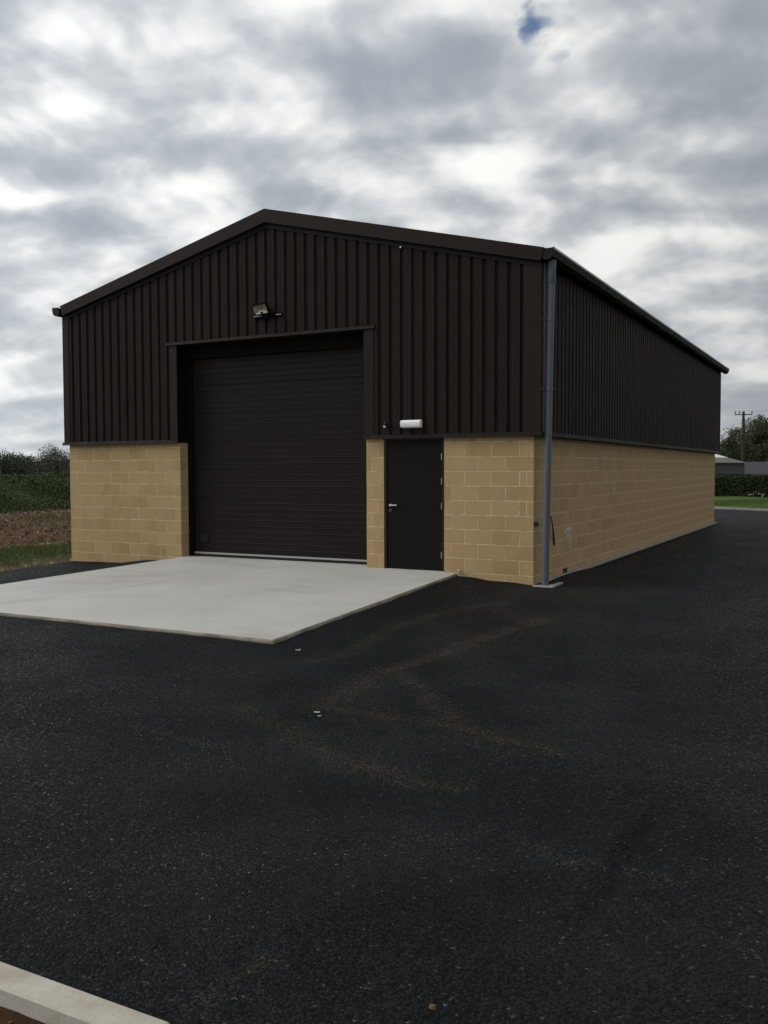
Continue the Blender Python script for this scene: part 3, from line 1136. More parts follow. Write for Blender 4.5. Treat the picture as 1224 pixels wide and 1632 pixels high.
lk = hpart(mb, 'lock_escutcheon', 'lockmetal', dr)
mb = MB().box(-2.431, -2.419, 0.012, 0.0145, 1.152, 1.188)
hpart(mb, 'keyhole', 'rubber', dr)
for z in (2.03, 1.645, 1.252, 0.478):
    mb = MB()
    mb.tube([(DR - 0.052, 0.012, z - 0.052), (DR - 0.052, 0.012, z + 0.052)], 0.0065, 10)
    hpart(mb, 'hinge', 'galv', dr)
mb = MB().box(DL + 0.003, DR - 0.003, 0.0, 0.2, 0.15, 0.224)
hpart(mb, 'door_sill', 'slab', dr)

# ---- roof: profiled sheets, barge flashings, ridge, gutters
for side in (0, 1):
    for i in range(18):
        y0, y1 = -0.12 + i * 1.012 + e, -0.12 + (i + 1) * 1.012 - e
        pts = ribs(y0, y1, y0 + 0.1)
        x_e = 0.20 if side else SXL - 0.075
        n = len(pts)
        vs = []
        for th in (0.0, -0.05):
            for (y, d) in pts:
                d2 = 0.032 - d
                vs += [(x_e, y, EAVE + 0.118 + th - d2 * 0.6), (XRG, y, RIDGE + 0.155 + th - d2 * 0.6)]
        fs = [(2 * k, 2 * k + 2, 2 * k + 3, 2 * k + 1) for k in range(n - 1)]
        fs += [(2 * n + 2 * k, 2 * n + 2 * k + 1, 2 * n + 2 * k + 3, 2 * n + 2 * k + 2) for k in range(n - 1)]
        fs += [(2 * k, 2 * n + 2 * k, 2 * n + 2 * k + 2, 2 * k + 2) for k in range(n - 1)]
        mb = MB()
        mb.add(vs, fs)
        hpart(mb, 'roof_sheet', 'clad')
BY = -0.15
for side in (0, 1):
    xe = 0.135 if side else SXL + 0.075
    xt = 0.185 if side else SXL + 0.02
    zt, zbm = (5.05 if side else 5.035), (4.862 if side else 4.848)
    # front face leaning very slightly, lower return and top return over the roof
    mb = MB()
    yb0 = BY + 0.028
    f_ = [(xt, BY, zt), (XRG, BY, 6.262), (XRG, BY, 6.035), (xe, BY, zbm)]
    vs = f_ + [(x, y + 0.012, z) for x, y, z in f_]
    vs += [(xt, BY + 0.25, zt + 0.012), (XRG, BY + 0.25, 6.274)]
    vs += [(XRG, FY_ - 0.003, 6.028), (xe, FY_ - 0.003, zbm - 0.008)]
    mb.add(vs, [(0, 1, 2, 3), (4, 7, 6, 5), (0, 3, 7, 4), (0, 8, 9, 1), (8, 4, 5, 9), (3, 2, 10, 11), (7, 11, 10, 6)])
    hpart(mb, 'barge_flashing', 'trim')
    # filler trim under the barge on the sheets
    mb = MB()
    zs = 0.075
    vs = []
    for yy_ in (FY_ - 0.012, FY_ - 0.004):
        vs += [(xe, yy_, zbm + 0.02), (XRG, yy_, 6.06), (XRG, yy_, 6.03 - zs), (xe, yy_, zbm - zs)]
    mb.add(vs, [(0, 1, 2, 3), (4, 7, 6, 5), (0, 4, 5, 1), (3, 2, 6, 7), (0, 3, 7, 4)])
    hpart(mb, 'verge_trim', 'trim')
mb = MB()
mb.prism([(XRG - 0.25, RIDGE + 0.125), (XRG, RIDGE + 0.19), (XRG + 0.25, RIDGE + 0.125), (XRG + 0.25, RIDGE + 0.118), (XRG, RIDGE + 0.182), (XRG - 0.25, RIDGE + 0.118)], 'y', -0.1, 18.05)
hpart(mb, 'ridge_cap', 'trim')


def gutter(s, xin, zt):
    """s=+1 right, -1 left; box-section gutter with rolled outer lip"""
    mb = MB()
    P_ = [(0.0, zt - 0.02), (0.0, zt - 0.135), (0.035, zt - 0.165), (0.115, zt - 0.165), (0.165, zt - 0.125), (0.186, zt - 0.034),
          (0.179, zt - 0.034), (0.158, zt - 0.12), (0.112, zt - 0.158), (0.038, zt - 0.158), (0.006, zt - 0.13), (0.006, zt - 0.02)]
    mb.prism([(xin + s * a, z) for a, z in P_], 'y', -0.13, 18.30)
    gt = hpart(mb, 'gutter', 'drip')
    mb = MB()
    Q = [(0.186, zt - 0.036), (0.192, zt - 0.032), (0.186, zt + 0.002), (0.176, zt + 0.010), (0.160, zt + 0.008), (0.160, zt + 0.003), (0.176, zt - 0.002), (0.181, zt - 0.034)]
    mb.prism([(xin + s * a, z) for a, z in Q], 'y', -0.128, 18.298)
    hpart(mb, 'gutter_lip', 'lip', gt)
    for ye in (-0.132, 18.302):
        mb = MB()
        mb.prism([(xin + s * a, z) for a, z in P_[:6]] + [(xin + s * 0.178, zt - 0.004), (xin, zt - 0.004)], 'y', ye - 0.006, ye + 0.006)
        hpart(mb, 'stop_end', 'trim', gt)
    for yj in (3.0, 6.0, 9.0, 12.0, 15.0):
        mb = MB()
        mb.prism([(xin + s * (a + (0.004 if a > 0.01 else 0)), z - 0.004) for a, z in P_[:6]] + [(xin + s * 0.18, zt - 0.05)], 'y', yj - 0.05, yj + 0.05)
        hpart(mb, 'gutter_union', 'drip', gt)
    return gt


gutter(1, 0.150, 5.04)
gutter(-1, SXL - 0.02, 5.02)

# ---- downpipe on the front corner
ptop, pbot = Vector((0.245, 0.045, 4.89)), Vector((0.172, 0.035, 0.09))
pp = lambda z: pbot.lerp(ptop, (z - pbot.z) / (ptop.z - pbot.z))
mb = MB()
mb.tube([pp(0.09), pp(2.0), pp(4.60)], 0.054, 20, False)
dpipe = hpart(mb, 'downpipe', 'pipe', smooth=True)
mb = MB()
mb.tube([pp(4.55), pp(4.57), pp(4.80), pp(4.89)], [0.055, 0.063, 0.063, 0.066], 20, False)
hpart(mb, 'pipe_socket', 'pipe', dpipe, True)
for z, yw in ((4.03, 0.06), (3.01, 0.06)):
    c = pp(z)
    mb = MB()
    mb.tube([c - Vector((0, 0, 0.018)), c + Vector((0, 0, 0.018))], 0.062, 20)
    mb.box(SX_ + 0.003, c.x - 0.05, c.y - 0.012, c.y + 0.012, z - 0.014, z + 0.014)
    mb.box(SX_ + 0.0075, SX_ + 0.012, c.y - 0.11, c.y + 0.03, z - 0.016, z + 0.016)
    hpart(mb, 'pipe_clip', 'pipe', dpipe)
c = pp(1.02)
mb = MB()
mb.tube([c - Vector((0, 0, 0.012)), c + Vector((0, 0, 0.012))], 0.060, 20)
mb.box(0.05, c.x - 0.045, c.y - 0.008, c.y + 0.012, 1.012, 1.028)
hpart(mb, 'pipe_clip', 'pipe', dpipe)
mb = MB()
mb.cbox(0.0, 0.055, c.y - 0.03, c.y + 0.04, 0.975, 1.04, 0.006)
hpart(mb, 'clip_spacer', 'rubber', dpipe)
# thin conduit beside it
mb = MB()
mb.tube([(SX_ + 0.022, 0.005, 2.40), (SX_ + 0.022, 0.005, 4.87)], 0.010, 10)
hpart(mb, 'conduit', 'pipe')

# footing strip along the side and the gully surround
mb = MB()
mb.cbox(0.002, 0.085, 0.42, 17.95, -0.15, 0.118, 0.008)
ft = mb.build('footing_strip', 'found')
kind(ft, 'structure')
mb = MB()
mb.box(0.087, 0.20, 0.44, 17.9, -0.1, 0.076)
o = mb.build('channel', 'black', ft)
gl = MB()
gl.cbox(0.03, 0.345, -0.135, -0.05, 0.0, 0.105, 0.012)
gl.cbox(0.26, 0.345, -0.048, 0.40, 0.0, 0.110, 0.012)
gl.box(0.012, 0.258, -0.048, 0.40, 0.0, 0.088)
tag(gl.build('gully_surround', 'found'), 'small grey concrete gully surround at the foot of the downpipe', 'gully')

# loose cable hanging from the wall behind the pipe
mb = MB()
cab = [(-0.005, 0.79, 1.12), (0.02, 0.80, 1.06), (0.03, 0.84, 0.93), (0.025, 0.90, 0.78), (0.02, 0.955, 0.66), (0.018, 0.98, 0.615)]
mb.tube(cab, [0.007, 0.009, 0.011, 0.014, 0.015, 0.009], 8)
tag(mb.build('cable_tail', 'rubber', smooth=True), 'short black cable tail hanging on the side wall by the downpipe', 'cable')

# small tap stub near the slab corner
mb = MB()
mb.tube([(-1.19, 0.01, 0.245), (-1.19, -0.05, 0.245)], 0.014, 10)
mb.tube([(-1.19, -0.05, 0.26), (-1.19, -0.05, 0.205)], 0.018, 10)
mb.tube([(-1.165, -0.05, 0.262), (-1.215, -0.05, 0.262)], 0.010, 8)
tag(mb.build('pipe_stub', 'galv'), 'small metal pipe stub poking from the blocks beside the slab', 'pipe')

# screw head left bright under the barge
mb = MB()
mb.tube([(-2.18, FY_ - 0.012, 5.335), (-2.18, FY_ - 0.022, 5.335)], 0.014, 10)
hpart(mb, 'screw_head', 'white')

# ---------------------------------------------------------------- fittings on the front
fl_ = tag(empty('floodlight', (-4.80, FY_ - 0.01, 4.47)), 'black floodlight tilted down on a slotted bracket above the big door', 'floodlight')
mb = MB()
mb.box(-0.235, 0.365, -0.022, -0.018, -0.022, 0.022)
mb.box(-0.235, 0.365, -0.040, -0.022, 0.018, 0.022)
mb.box(-0.235, 0.365, -0.040, -0.022, -0.022, -0.018)
mb.box(-0.235, 0.365, -0.018, 0.012, -0.012, 0.012)
brk = mb.build('bracket', 'black', fl_)
for i in range(4):
    MB().box(-0.215 + i * 0.047, -0.185 + i * 0.047, -0.0265, -0.0215, -0.006, 0.006).build('slot', 'white', brk)
for i in range(3):
    MB().box(0.255 + i * 0.036, 0.278 + i * 0.036, -0.0265, -0.0215, -0.006, 0.006).build('slot', 'white', brk)
rotm = Matrix.Rotation(math.radians(-9), 4, 'Y') @ Matrix.Rotation(math.radians(14), 4, 'Z') @ Matrix.Rotation(math.radians(38), 4, 'X')
off = Vector((-0.005, -0.12, 0.10))


def rot_build(mb, name, mat, parent):
    mb.v = [tuple(rotm @ Vector(p) + off) for p in mb.v]
    return mb.build(name, mat, parent)


w2, h2 = 0.135, 0.098
mb = MB()
mb.box(-w2, w2, -0.03, -0.012, h2 - 0.016, h2)
mb.box(-w2, w2, -0.03, -0.012, -h2, -h2 + 0.016)
mb.box(-w2, -w2 + 0.014, -0.03, -0.012, -h2 + 0.016, h2 - 0.016)
mb.box(w2 - 0.014, w2, -0.03, -0.012, -h2 + 0.016, h2 - 0.016)
rot_build(mb, 'front_frame', 'black', fl_)
mb = MB()
mb.box(-w2 + 0.004, w2 - 0.004, 0.035, 0.06, -h2 + 0.01, h2 - 0.01)
for i in range(7):
    mb.box(-w2 + 0.02 + i * 0.038, -w2 + 0.026 + i * 0.038, 0.06, 0.085, -h2 + 0.02, h2 - 0.02)
rot_build(mb, 'housing', 'black', fl_)
mb = MB()
a, b_2, k1, k2 = w2 - 0.014, h2 - 0.016, 0.035, 0.03
mb.add([(-a, -0.016, -b_2), (a, -0.016, -b_2), (a, -0.016, b_2), (-a, -0.016, b_2), (-k1, 0.034, -k2), (k1, 0.034, -k2), (k1, 0.034, k2), (-k1, 0.034, k2)],
       [(0, 1, 5, 4), (1, 2, 6, 5), (2, 3, 7, 6), (3, 0, 4, 7)])
rot_build(mb, 'reflector', 'reflector', fl_)
mb = MB().box(-k1, k1, 0.030, 0.034, -k2, k2)
rot_build(mb, 'lamp_chip', 'tan', fl_)
mb = MB()
mb.tube([(0.0, -0.03, 0.0), (0.0, -0.06, 0.02), (0.0, -0.09, 0.05)], 0.02, 8)
mb.cbox(-0.02, 0.10, -0.075, -0.024, -0.05, 0.035, 0.008)
mb.build('mount', 'black', fl_)

bl = tag(empty('bulkhead_light', (-1.985, FY_ - 0.001, 2.55)), 'white oblong bulkhead light above the personnel door', 'light')
MB().cbox(-0.178, 0.178, -0.035, 0.001, -0.062, 0.062, 0.01).build('base', 'white', bl)
mb = MB()
mb.prism([(-0.034, -0.057), (-0.072, -0.048), (-0.085, -0.018), (-0.078, -0.012), (-0.085, -0.004), (-0.085, 0.030), (-0.070, 0.052), (-0.034, 0.057)], 'x', -0.174, 0.174)
mb.build('diffuser', 'white', bl)

ps = tag(empty('motion_sensor', (-2.42, FY_ - 0.001, 2.545)), 'small black dome sensor with pale lens beside the bulkhead light', 'sensor')
MB().cbox(-0.035, 0.05, -0.03, 0.001, -0.035, 0.05, 0.008).build('base', 'rubber', ps)
mb = MB()
mb.tube([(-0.01, -0.03, 0.03), (-0.015, -0.055, 0.015), (-0.02, -0.075, -0.005), (-0.022, -0.082, -0.018)], [0.03, 0.036, 0.032, 0.02], 12)
mb.build('head', 'rubber', ps, True)
MB().tube([(-0.022, -0.068, -0.020), (-0.024, -0.082, -0.042)], [0.024, 0.014], 12).build('lens', 'white', ps, True)


# ---------------------------------------------------------------- vegetation
def leaf_quads(centres, size, spread, rg, flat=0.0):
    n = len(centres)
    c = centres + rg.normal(0, 1, (n, 3)) * spread
    a = rg.normal(0, 1, (n, 3))
    a /= np.linalg.norm(a, axis=1)[:, None]
    b = rg.normal(0, 1, (n, 3))
    b -= a * (a * b).sum(1)[:, None]
    b /= np.linalg.norm(b, axis=1)[:, None]
    s = size * rg.uniform(0.6, 1.3, (n, 1))
    q = np.stack([c - a * s * 0.5, c + b * s * 0.32, c + a * s * 0.5, c - b * s * 0.32], 1)
    return q.reshape(-1, 3)


def tree(name, label, loc, H, R_, nleaf, leaf, mat, seed, bark='bark', bare=0.0, trunk_h=0.25, group=None, squash=1.0, clump=0.30):
    rg = np.random.default_rng(seed)
    rn = random.Random(seed)
    t = tag(empty(name, loc), label, 'tree', group)
    wood = MB()
    tips = []

    def grow(p, d, L, r, lev):
        pts, rs = [p], [r]
        q = p.copy()
        dd = d.copy()
        for k in range(4):
            dd = (dd + Vector((rn.gauss(0, .13), rn.gauss(0, .13), rn.gauss(0.03, .08)))).normalized()
            q = q + dd * (L / 4)
            pts.append(q.copy())
            rs.append(max(r * (1 - 0.16 * (k + 1)), 0.008))
            if lev >= 2:
                tips.append(q.copy())
        wood.tube(pts, rs, 5 if lev else 7, False)
        if lev < 3:
            for k in range(rn.randint(3, 5) if lev else rn.randint(6, 8)):
                f = rn.uniform(0.35, 1.0)
                i = min(3, int(f * 4))
                bp = pts[i].lerp(pts[i + 1], f * 4 - i if f < 1 else 1)
                az = rn.uniform(0, 6.283)
                tilt = rn.uniform(0.45, 1.15)
                side = Vector((math.cos(az), math.sin(az), 0))
                nd = (dd * math.cos(tilt) + side * math.sin(tilt) * (R_ / (0.45 * H)) ** 0.5 + Vector((0, 0, 0.15))).normalized()
                grow(bp, nd, L * rn.uniform(0.42, 0.68), r * 0.5, lev + 1)
    grow(Vector((0, 0, -0.1)), Vector((0, 0, 1)), H * (0.55 if trunk_h > 0.2 else 0.4), H * 0.024, 0)
    # pull the wood into the wanted envelope
    wood.build('trunk', bark, t)
    if nleaf:
        T_ = np.array([tuple(q) for q in tips])
        sel = T_[rg.random(len(T_)) > bare]
        # extra clumps spread through the crown's volume
        cz = H * (trunk_h + (1 - trunk_h) / 2)
        nb = 46
        u = rg.normal(0, 1, (nb, 3))
        u /= np.linalg.norm(u, axis=1)[:, None]
        rr = rg.uniform(0.35, 1.0, (nb, 1)) ** 0.6
        cl_ = u * rr * np.array([R_, R_, H * (1 - trunk_h) / 2 * squash]) + np.array([0, 0, cz])
        allc = np.concatenate([sel, np.repeat(cl_, max(1, int(len(sel) / nb * 1.4)), 0)])
        pick = allc[rg.integers(0, len(allc), nleaf)]
        bl_ = rg.normal(0, 1, (nleaf, 3))
        bl_ *= (rg.random((nleaf, 1)) ** 0.45) / np.linalg.norm(bl_, axis=1)[:, None]
        q = leaf_quads(pick + bl_ * np.array([1, 1, 0.8]) * R_ * clump * 1.5, leaf, 0.02, rg)
        me = arr_mesh('crown', q, 4, mat)
        link('crown', me, t)
    return t


FV = Vector((fw.x, fw.y, 0)).normalized()
RV = Vector((rt.x, rt.y, 0)).normalized()


def place(px, depth, z=0.0):
    """a spot on the land at the given depth, in the direction of a column of the photograph"""
    p = CAM + FV * depth + RV * ((px - 612) / 1464.08 * depth)
    return (p.x, p.y, z)


GT = 'trees of the hedgerow beyond the bank'
tree('hedgerow_tree', 'thin bare-twigged grey tree standing tallest in the hedgerow past the bank', place(12, 86, -0.1), 4.3, 1.5, 900, 0.10, 'leaf_grey', 5, 'palebark', 0.3, 0.2, GT)
tree('hedgerow_tree', 'rounded leafy tree in the hedgerow near the clad corner', place(82, 84, -0.1), 3.9, 1.6, 15000, 0.12, 'leaf_grey', 9, 'bark', 0.0, 0.12, GT)
tree('hedgerow_tree', 'sparse pinkish-grey twiggy tree closest to the clad corner', place(108, 88, -0.1), 4.0, 1.2, 4500, 0.10, 'leaf_grey', 12, 'palebark', 0.2, 0.2, GT)
tree('hedgerow_tree', 'low dark spreading bush between the two taller hedgerow trees', place(46, 80, -0.1), 2.9, 2.0, 15000, 0.13, 'leaf_far', 15, 'bark', 0.0, 0.05, GT)
tree('hedgerow_tree', 'dark bushy tree beneath the bare-twigged one', place(20, 78, -0.1), 3.3, 1.7, 13000, 0.13, 'leaf_far', 18, 'bark', 0.0, 0.05, GT)
tree('hedgerow_tree', 'squat dark tree with a spiky top beside the bare one', place(32, 90, -0.1), 3.5, 1.4, 11000, 0.12, 'leaf_dark', 21, 'bark', 0.0, 0.1, GT)
tree('hedgerow_tree', 'dense dark bush low in the hedgerow behind the fence post', place(96, 76, -0.1), 3.0, 1.9, 15000, 0.13, 'leaf_far', 24, 'bark', 0.0, 0.05, GT)
tree('hedgerow_tree', 'grey-green bush set back between round tree and spiky tree', place(64, 92, -0.1), 3.2, 1.8, 13000, 0.13, 'leaf_grey', 27, 'bark', 0.0, 0.05, GT)
tree('hedgerow_tree', 'dark bush at the open end of the hedgerow', place(-16, 80, -0.1), 3.4, 2.2, 13000, 0.13, 'leaf_dark', 30, 'bark', 0.0, 0.05, GT)
tree('hedgerow_tree', 'grey-green bush half hidden by the clad corner', place(130, 82, -0.1), 3.4, 2.0, 13000, 0.13, 'leaf_grey', 33, 'bark', 0.0, 0.05, GT)
tree('hedgerow_tree', 'bushy grey-green tree past the open end of the hedgerow', place(-60, 84, -0.1), 4.2, 2.2, 10000, 0.13, 'leaf_grey', 36, 'bark', 0.0, 0.05, GT)
# far wood that closes the horizon
rg = np.random.default_rng(77)
def far_wood(name, x0, x1, dep, h, mat, n):
    pxs = rg.uniform(x0, x1, n)
    d = dep + rg.uniform(-6, 6, n)
    hh = h * (0.75 + 0.25 * np.sin(pxs * 0.045) + 0.12 * np.sin(pxs * 0.17))
    z = rg.uniform(0, 1, n) ** 0.8 * hh
    c = np.array([place(a, b, 0)[:2] for a, b in zip(pxs, d)])
    c = np.column_stack([c, z])
    o = link(name, arr_mesh(name, leaf_quads(c, 0.55, 0.2, rg), 4, mat))
    kind(o, 'stuff')
    return o
o = far_wood('far_wood', -500, 330, 112, 3.0, 'leaf_grey', 26000)
o['label'] = 'far dark belt of scrub closing the field'
o['category'] = 'wood'

# rough green bank on the left
bx = np.arange(-38.5, -27.0, 0.3)
by = np.arange(-25, 70, 0.5)
BX, BYY = np.meshgrid(bx, by)


def bank_z(x, y):
    s = np.clip((-27.6 - x) / 5.0, 0, 1)
    dn = np.clip((x + 38.5) / 3.2, 0, 1)
    prof_ = (s * s * (3 - 2 * s)) * (dn * dn * (3 - 2 * dn))
    return -0.1 + 1.55 * prof_ * (1 + 0.07 * fbm(x, y, 41, 3, 0.9)) + 0.07 * prof_ * fbm(x, y, 42, 3, 3.2)


kind(link('bank', grid_mesh('bank', BX, BYY, bank_z(BX, BYY), 'bankbase')), 'structure')
rg = np.random.default_rng(42)
n = 95000
xx = rg.uniform(-34.5, -27.7, n)
yy = rg.uniform(4, 30, n)
zz = bank_z(xx, yy)
dens = fbm(xx, yy, 43, 3, 1.6)
kp = rg.random(n) < np.clip(0.62 + 0.5 * dens, 0.12, 1)
xx, yy, zz, dens = xx[kp], yy[kp], zz[kp], dens[kp]
cc = np.column_stack([xx, yy, zz + rg.uniform(0, 0.16, len(xx)) * (1 + np.clip(dens, 0, 1.5))])
kind(link('bank_weeds', arr_mesh('bank_weeds', leaf_quads(cc, 0.095, 0.03, rg), 4, 'leaf_bank')), 'stuff')


def blades(n, sampler, h, w, mat, name, rg, lean=0.35):
    x, y, z = sampler(n)
    n = len(x)
    a = rg.uniform(0, 6.283, n)
    hh = h * rg.uniform(0.5, 1.2, n)
    lx, ly = rg.normal(0, lean, n) * hh, rg.normal(0, lean, n) * hh
    dx, dy = np.cos(a) * w / 2, np.sin(a) * w / 2
    v = np.stack([np.stack([x - dx, y - dy, z], -1), np.stack([x + dx, y + dy, z], -1), np.stack([x + lx, y + ly, z + hh], -1)], 1)
    o = link(name, arr_mesh(name, v.reshape(-1, 3), 3, mat))
    return kind(o, 'stuff')


rg = np.random.default_rng(51)


def s_grass(n):
    x = rg.uniform(-13.2, -10.0, n)
    y = rg.uniform(-5, 7, n)
    d = fbm(x, y, 52, 3, 1.7) + np.clip(1.4 - np.abs(x + 11.6) * 0.95, -1, 1)
    k = rg.random(n) < np.clip(0.25 + 0.5 * d, 0, 1)
    return x[k], y[k], earth_z(x[k], y[k]) - 0.01


blades(42000, s_grass, 0.11, 0.012, 'blade', 'grass', rg)


def s_grass2(n):
    x = rg.uniform(-23.5, -19.0, n)
    y = rg.uniform(2, 16, n)
    d = fbm(x, y, 53, 3, 1.0)
    k = rg.random(n) < np.clip(0.1 + 0.5 * d, 0, 1)
    return x[k], y[k], earth_z(x[k], y[k]) - 0.01


blades(16000, s_grass2, 0.14, 0.02, 'blade', 'grass_patch', rg)


def s_straw(n):
    x = rg.normal(-9.85, 0.3, n)
    y = rg.uniform(-5, 4, n)
    k = (x < np.where(y < 0, XLB + 0.225 * (-y), XLB) + 0.05)
    return x[k], y[k], earth_z(x[k], y[k]) - 0.005


blades(9000, s_straw, 0.06, 0.012, 'straw', 'dead_grass', rg, 1.1)


def s_lawn(n):
    u = rg.uniform(0, 1, n)
    v = rg.uniform(0, 1, n) ** 1.3
    p0, p1 = Vector((-7, ykerb(-7) + 0.18, 0)), Vector((6, ykerb(6) + 0.18, 0))
    x = p0.x + (p1.x - p0.x) * u + nrm.x * 20 * v
    y = p0.y + (p1.y - p0.y) * u + nrm.y * 20 * v
    return x, y, np.full(n, 0.06) - 0.03 * v


blades(26000, s_lawn, 0.09, 0.03, 'lawnblade', 'verge_grass', rg)


def pebbles(name, n, sampler, smin, smax, mat, rg):
    """angular lumps: squashed octahedra"""
    x, y, z = sampler(n)
    n = len(x)
    s = (smin + (smax - smin) * rg.random(n) ** 3)[:, None]
    base = np.array([(1, 0, 0), (0, 1, 0), (-1, 0, 0), (0, -1, 0), (0, 0, 0.75), (0, 0, -0.6)], float)
    P_ = base[None] * rg.uniform(0.6, 1.2, (n, 6, 1))
    a = rg.uniform(0, 6.283, n)
    ca, sa = np.cos(a)[:, None], np.sin(a)[:, None]
    Q = np.stack([P_[..., 0] * ca - P_[..., 1] * sa, P_[..., 0] * sa + P_[..., 1] * ca, P_[..., 2]], -1) * s[:, :, None]
    Q += np.stack([x, y, z], -1)[:, None, :]
    f0 = np.array([(0, 1, 4), (1, 2, 4), (2, 3, 4), (3, 0, 4), (1, 0, 5), (2, 1, 5), (3, 2, 5), (0, 3, 5)])
    F = (f0[None] + (np.arange(n) * 6)[:, None, None]).reshape(-1, 3)
    me = bpy.data.meshes.new(name)
    me.from_pydata(Q.reshape(-1, 3).tolist(), [], F.tolist())
    me.materials.append(M[mat])
    me.update()
    return kind(link(name, me), 'stuff')


def s_stones(n):
    band = rg.integers(0, 4, n)
    cx = np.choose(band, [-27.4, -13.2, -9.95, -20.0])
    sd_ = np.choose(band, [0.35, 0.35, 0.28, 4.0])
    x = rg.normal(cx, sd_)
    y = rg.uniform(-5, 20, n)
    k = (x < np.where(y < 0, XLB + 0.225 * (-y), XLB) - 0.02) & (x > -30)
    return x[k], y[k], earth_z(x[k], y[k]) + 0.005


pebbles('loose_stones', 2600, s_stones, 0.015, 0.085, 'stone', rg)


def s_clods(n):
    x = rg.uniform(-28, -12.5, n)
    y = rg.uniform(-2, 20, n)
    return x, y, earth_z(x, y)


pebbles('soil_clods', 7000, s_clods, 0.02, 0.16, 'clod', rg)


def s_near(n):
    x = rg.uniform(-5.0, 7.0, n)
    y = rg.uniform(-12.8, -11.03, n)
    return x, y, -0.07 + 0.018 * fbm(x, y, 21, 5, 3.2)


pebbles('soil_crumbs', 16000, s_near, 0.004, 0.03, 'clod', rg)



def s_grit(n):
    xs_, ys_ = [], []
    for pts, wd, a in tracks:
        L = sum(math.hypot(b[0] - a_[0], b[1] - a_[1]) for a_, b in zip(pts[:-1], pts[1:]))
        k = int(n * a * L / 14)
        for _ in range(k):
            i = rg.integers(0, len(pts) - 1)
            f = rg.random()
            xs_.append(pts[i][0] + (pts[i + 1][0] - pts[i][0]) * f + rg.normal(0, wd * 0.9))
            ys_.append(pts[i][1] + (pts[i + 1][1] - pts[i][1]) * f + rg.normal(0, wd * 0.9))
    # a scatter everywhere and along the slab edge
    m_ = int(n * 0.15)
    xs_ += list(rg.uniform(-6, 5, m_))
    ys_ += list(rg.uniform(-10.8, -5.7, m_))
    m_ = int(n * 0.25)
    xs_ += list(rg.uniform(-7, -1, m_))
    ys_ += list(-5.62 - np.abs(rg.normal(0, 0.05, m_)))
    x, y = np.array(xs_), np.array(ys_)
    return x, y, tz(x, y) + 0.004


pebbles('loose_grit', 900, s_grit, 0.0015, 0.0075, 'grit', rg)

# fence posts behind the bank
for px, dep, lab in ((6, 48.6, 'dark square fence post behind the bank under the bare-twigged tree'), (92, 48.6, 'dark square fence post behind the bank near the clad corner')):
    x, y, _ = place(px, dep)
    zb = float(bank_z(np.array([x]), np.array([y]))[0])
    mb = MB()
    mb.cbox(-0.075, 0.075, -0.075, 0.075, -0.4, 2.12 - zb, 0.015)
    o = mb.build('fence_post', 'post', None, loc=(x, y, zb))
    o.rotation_euler.z = 0.45
    tag(o, lab, 'fence post', 'fence posts behind the bank')

# ---------------------------------------------------------------- right-hand background
hd = Vector((3.4, -1.56, 0)).normalized()
hn = Vector((1.56, 3.4, 0)).normalized()
hedge = tag(empty('hedge', (-3.0, 50.6, -0.05)), 'long clipped dark green hedge between mown verge and grey barns', 'hedge')
hedge.rotation_euler.z = math.atan2(hd.y, hd.x)
rg = np.random.default_rng(61)
n = 46000
u = rg.uniform(-7, 12, n)
face = rg.random(n)
v = np.where(face < 0.55, rg.normal(0, 0.07, n), rg.uniform(0, 1.3, n))
zt = 1.30 + 0.05 * np.sin(u * 1.7) + 0.04 * np.sin(u * 4.1 + 1)
z = np.where(face < 0.55, rg.uniform(0, 1, n) * zt, zt + rg.normal(0, 0.04, n))
link('foliage', arr_mesh('foliage', leaf_quads(np.column_stack([u, v, z]), 0.13, 0.03, rg), 4, 'leaf_hedge'), hedge)
mb = MB()
mb.box(-7, 12, 0.12, 1.2, 0.0, 1.2)
mb.build('core', 'leaf_hedge', hedge)
for i, (u0, z0, w) in enumerate(((0.62, 0.22, 0.10), (0.92, 0.24, 0.13), (1.36, 0.24, 0.08), (1.62, 0.22, 0.07))):
    pl = tag(empty('white_flower', tuple(Vector((-3.0, 50.6, -0.05)) + hd * u0 - hn * 0.17)), ('white flower clump under the hedge, nearest the shed', 'widest white flower clump under the hedge', 'small white flower clump under the hedge beside the widest', 'smallest white flower clump under the hedge, farthest from the shed')[i], 'flower', 'white flowers under the hedge')
    pts = rg.normal(0, 1, (12, 3)) * np.array([w, 0.05, w * 0.8]) + np.array([0, 0, z0])
    link('bloom', arr_mesh('bloom', leaf_quads(pts, 0.07, 0.01, rg), 4, 'petal'), pl)
    st_ = np.column_stack([rg.normal(0, w * 0.5, 14), rg.normal(0, 0.03, 14), rg.uniform(0, z0, 14)])
    link('foliage', arr_mesh('foliage', leaf_quads(st_, 0.10, 0.01, rg), 4, 'leaf_mid'), pl)

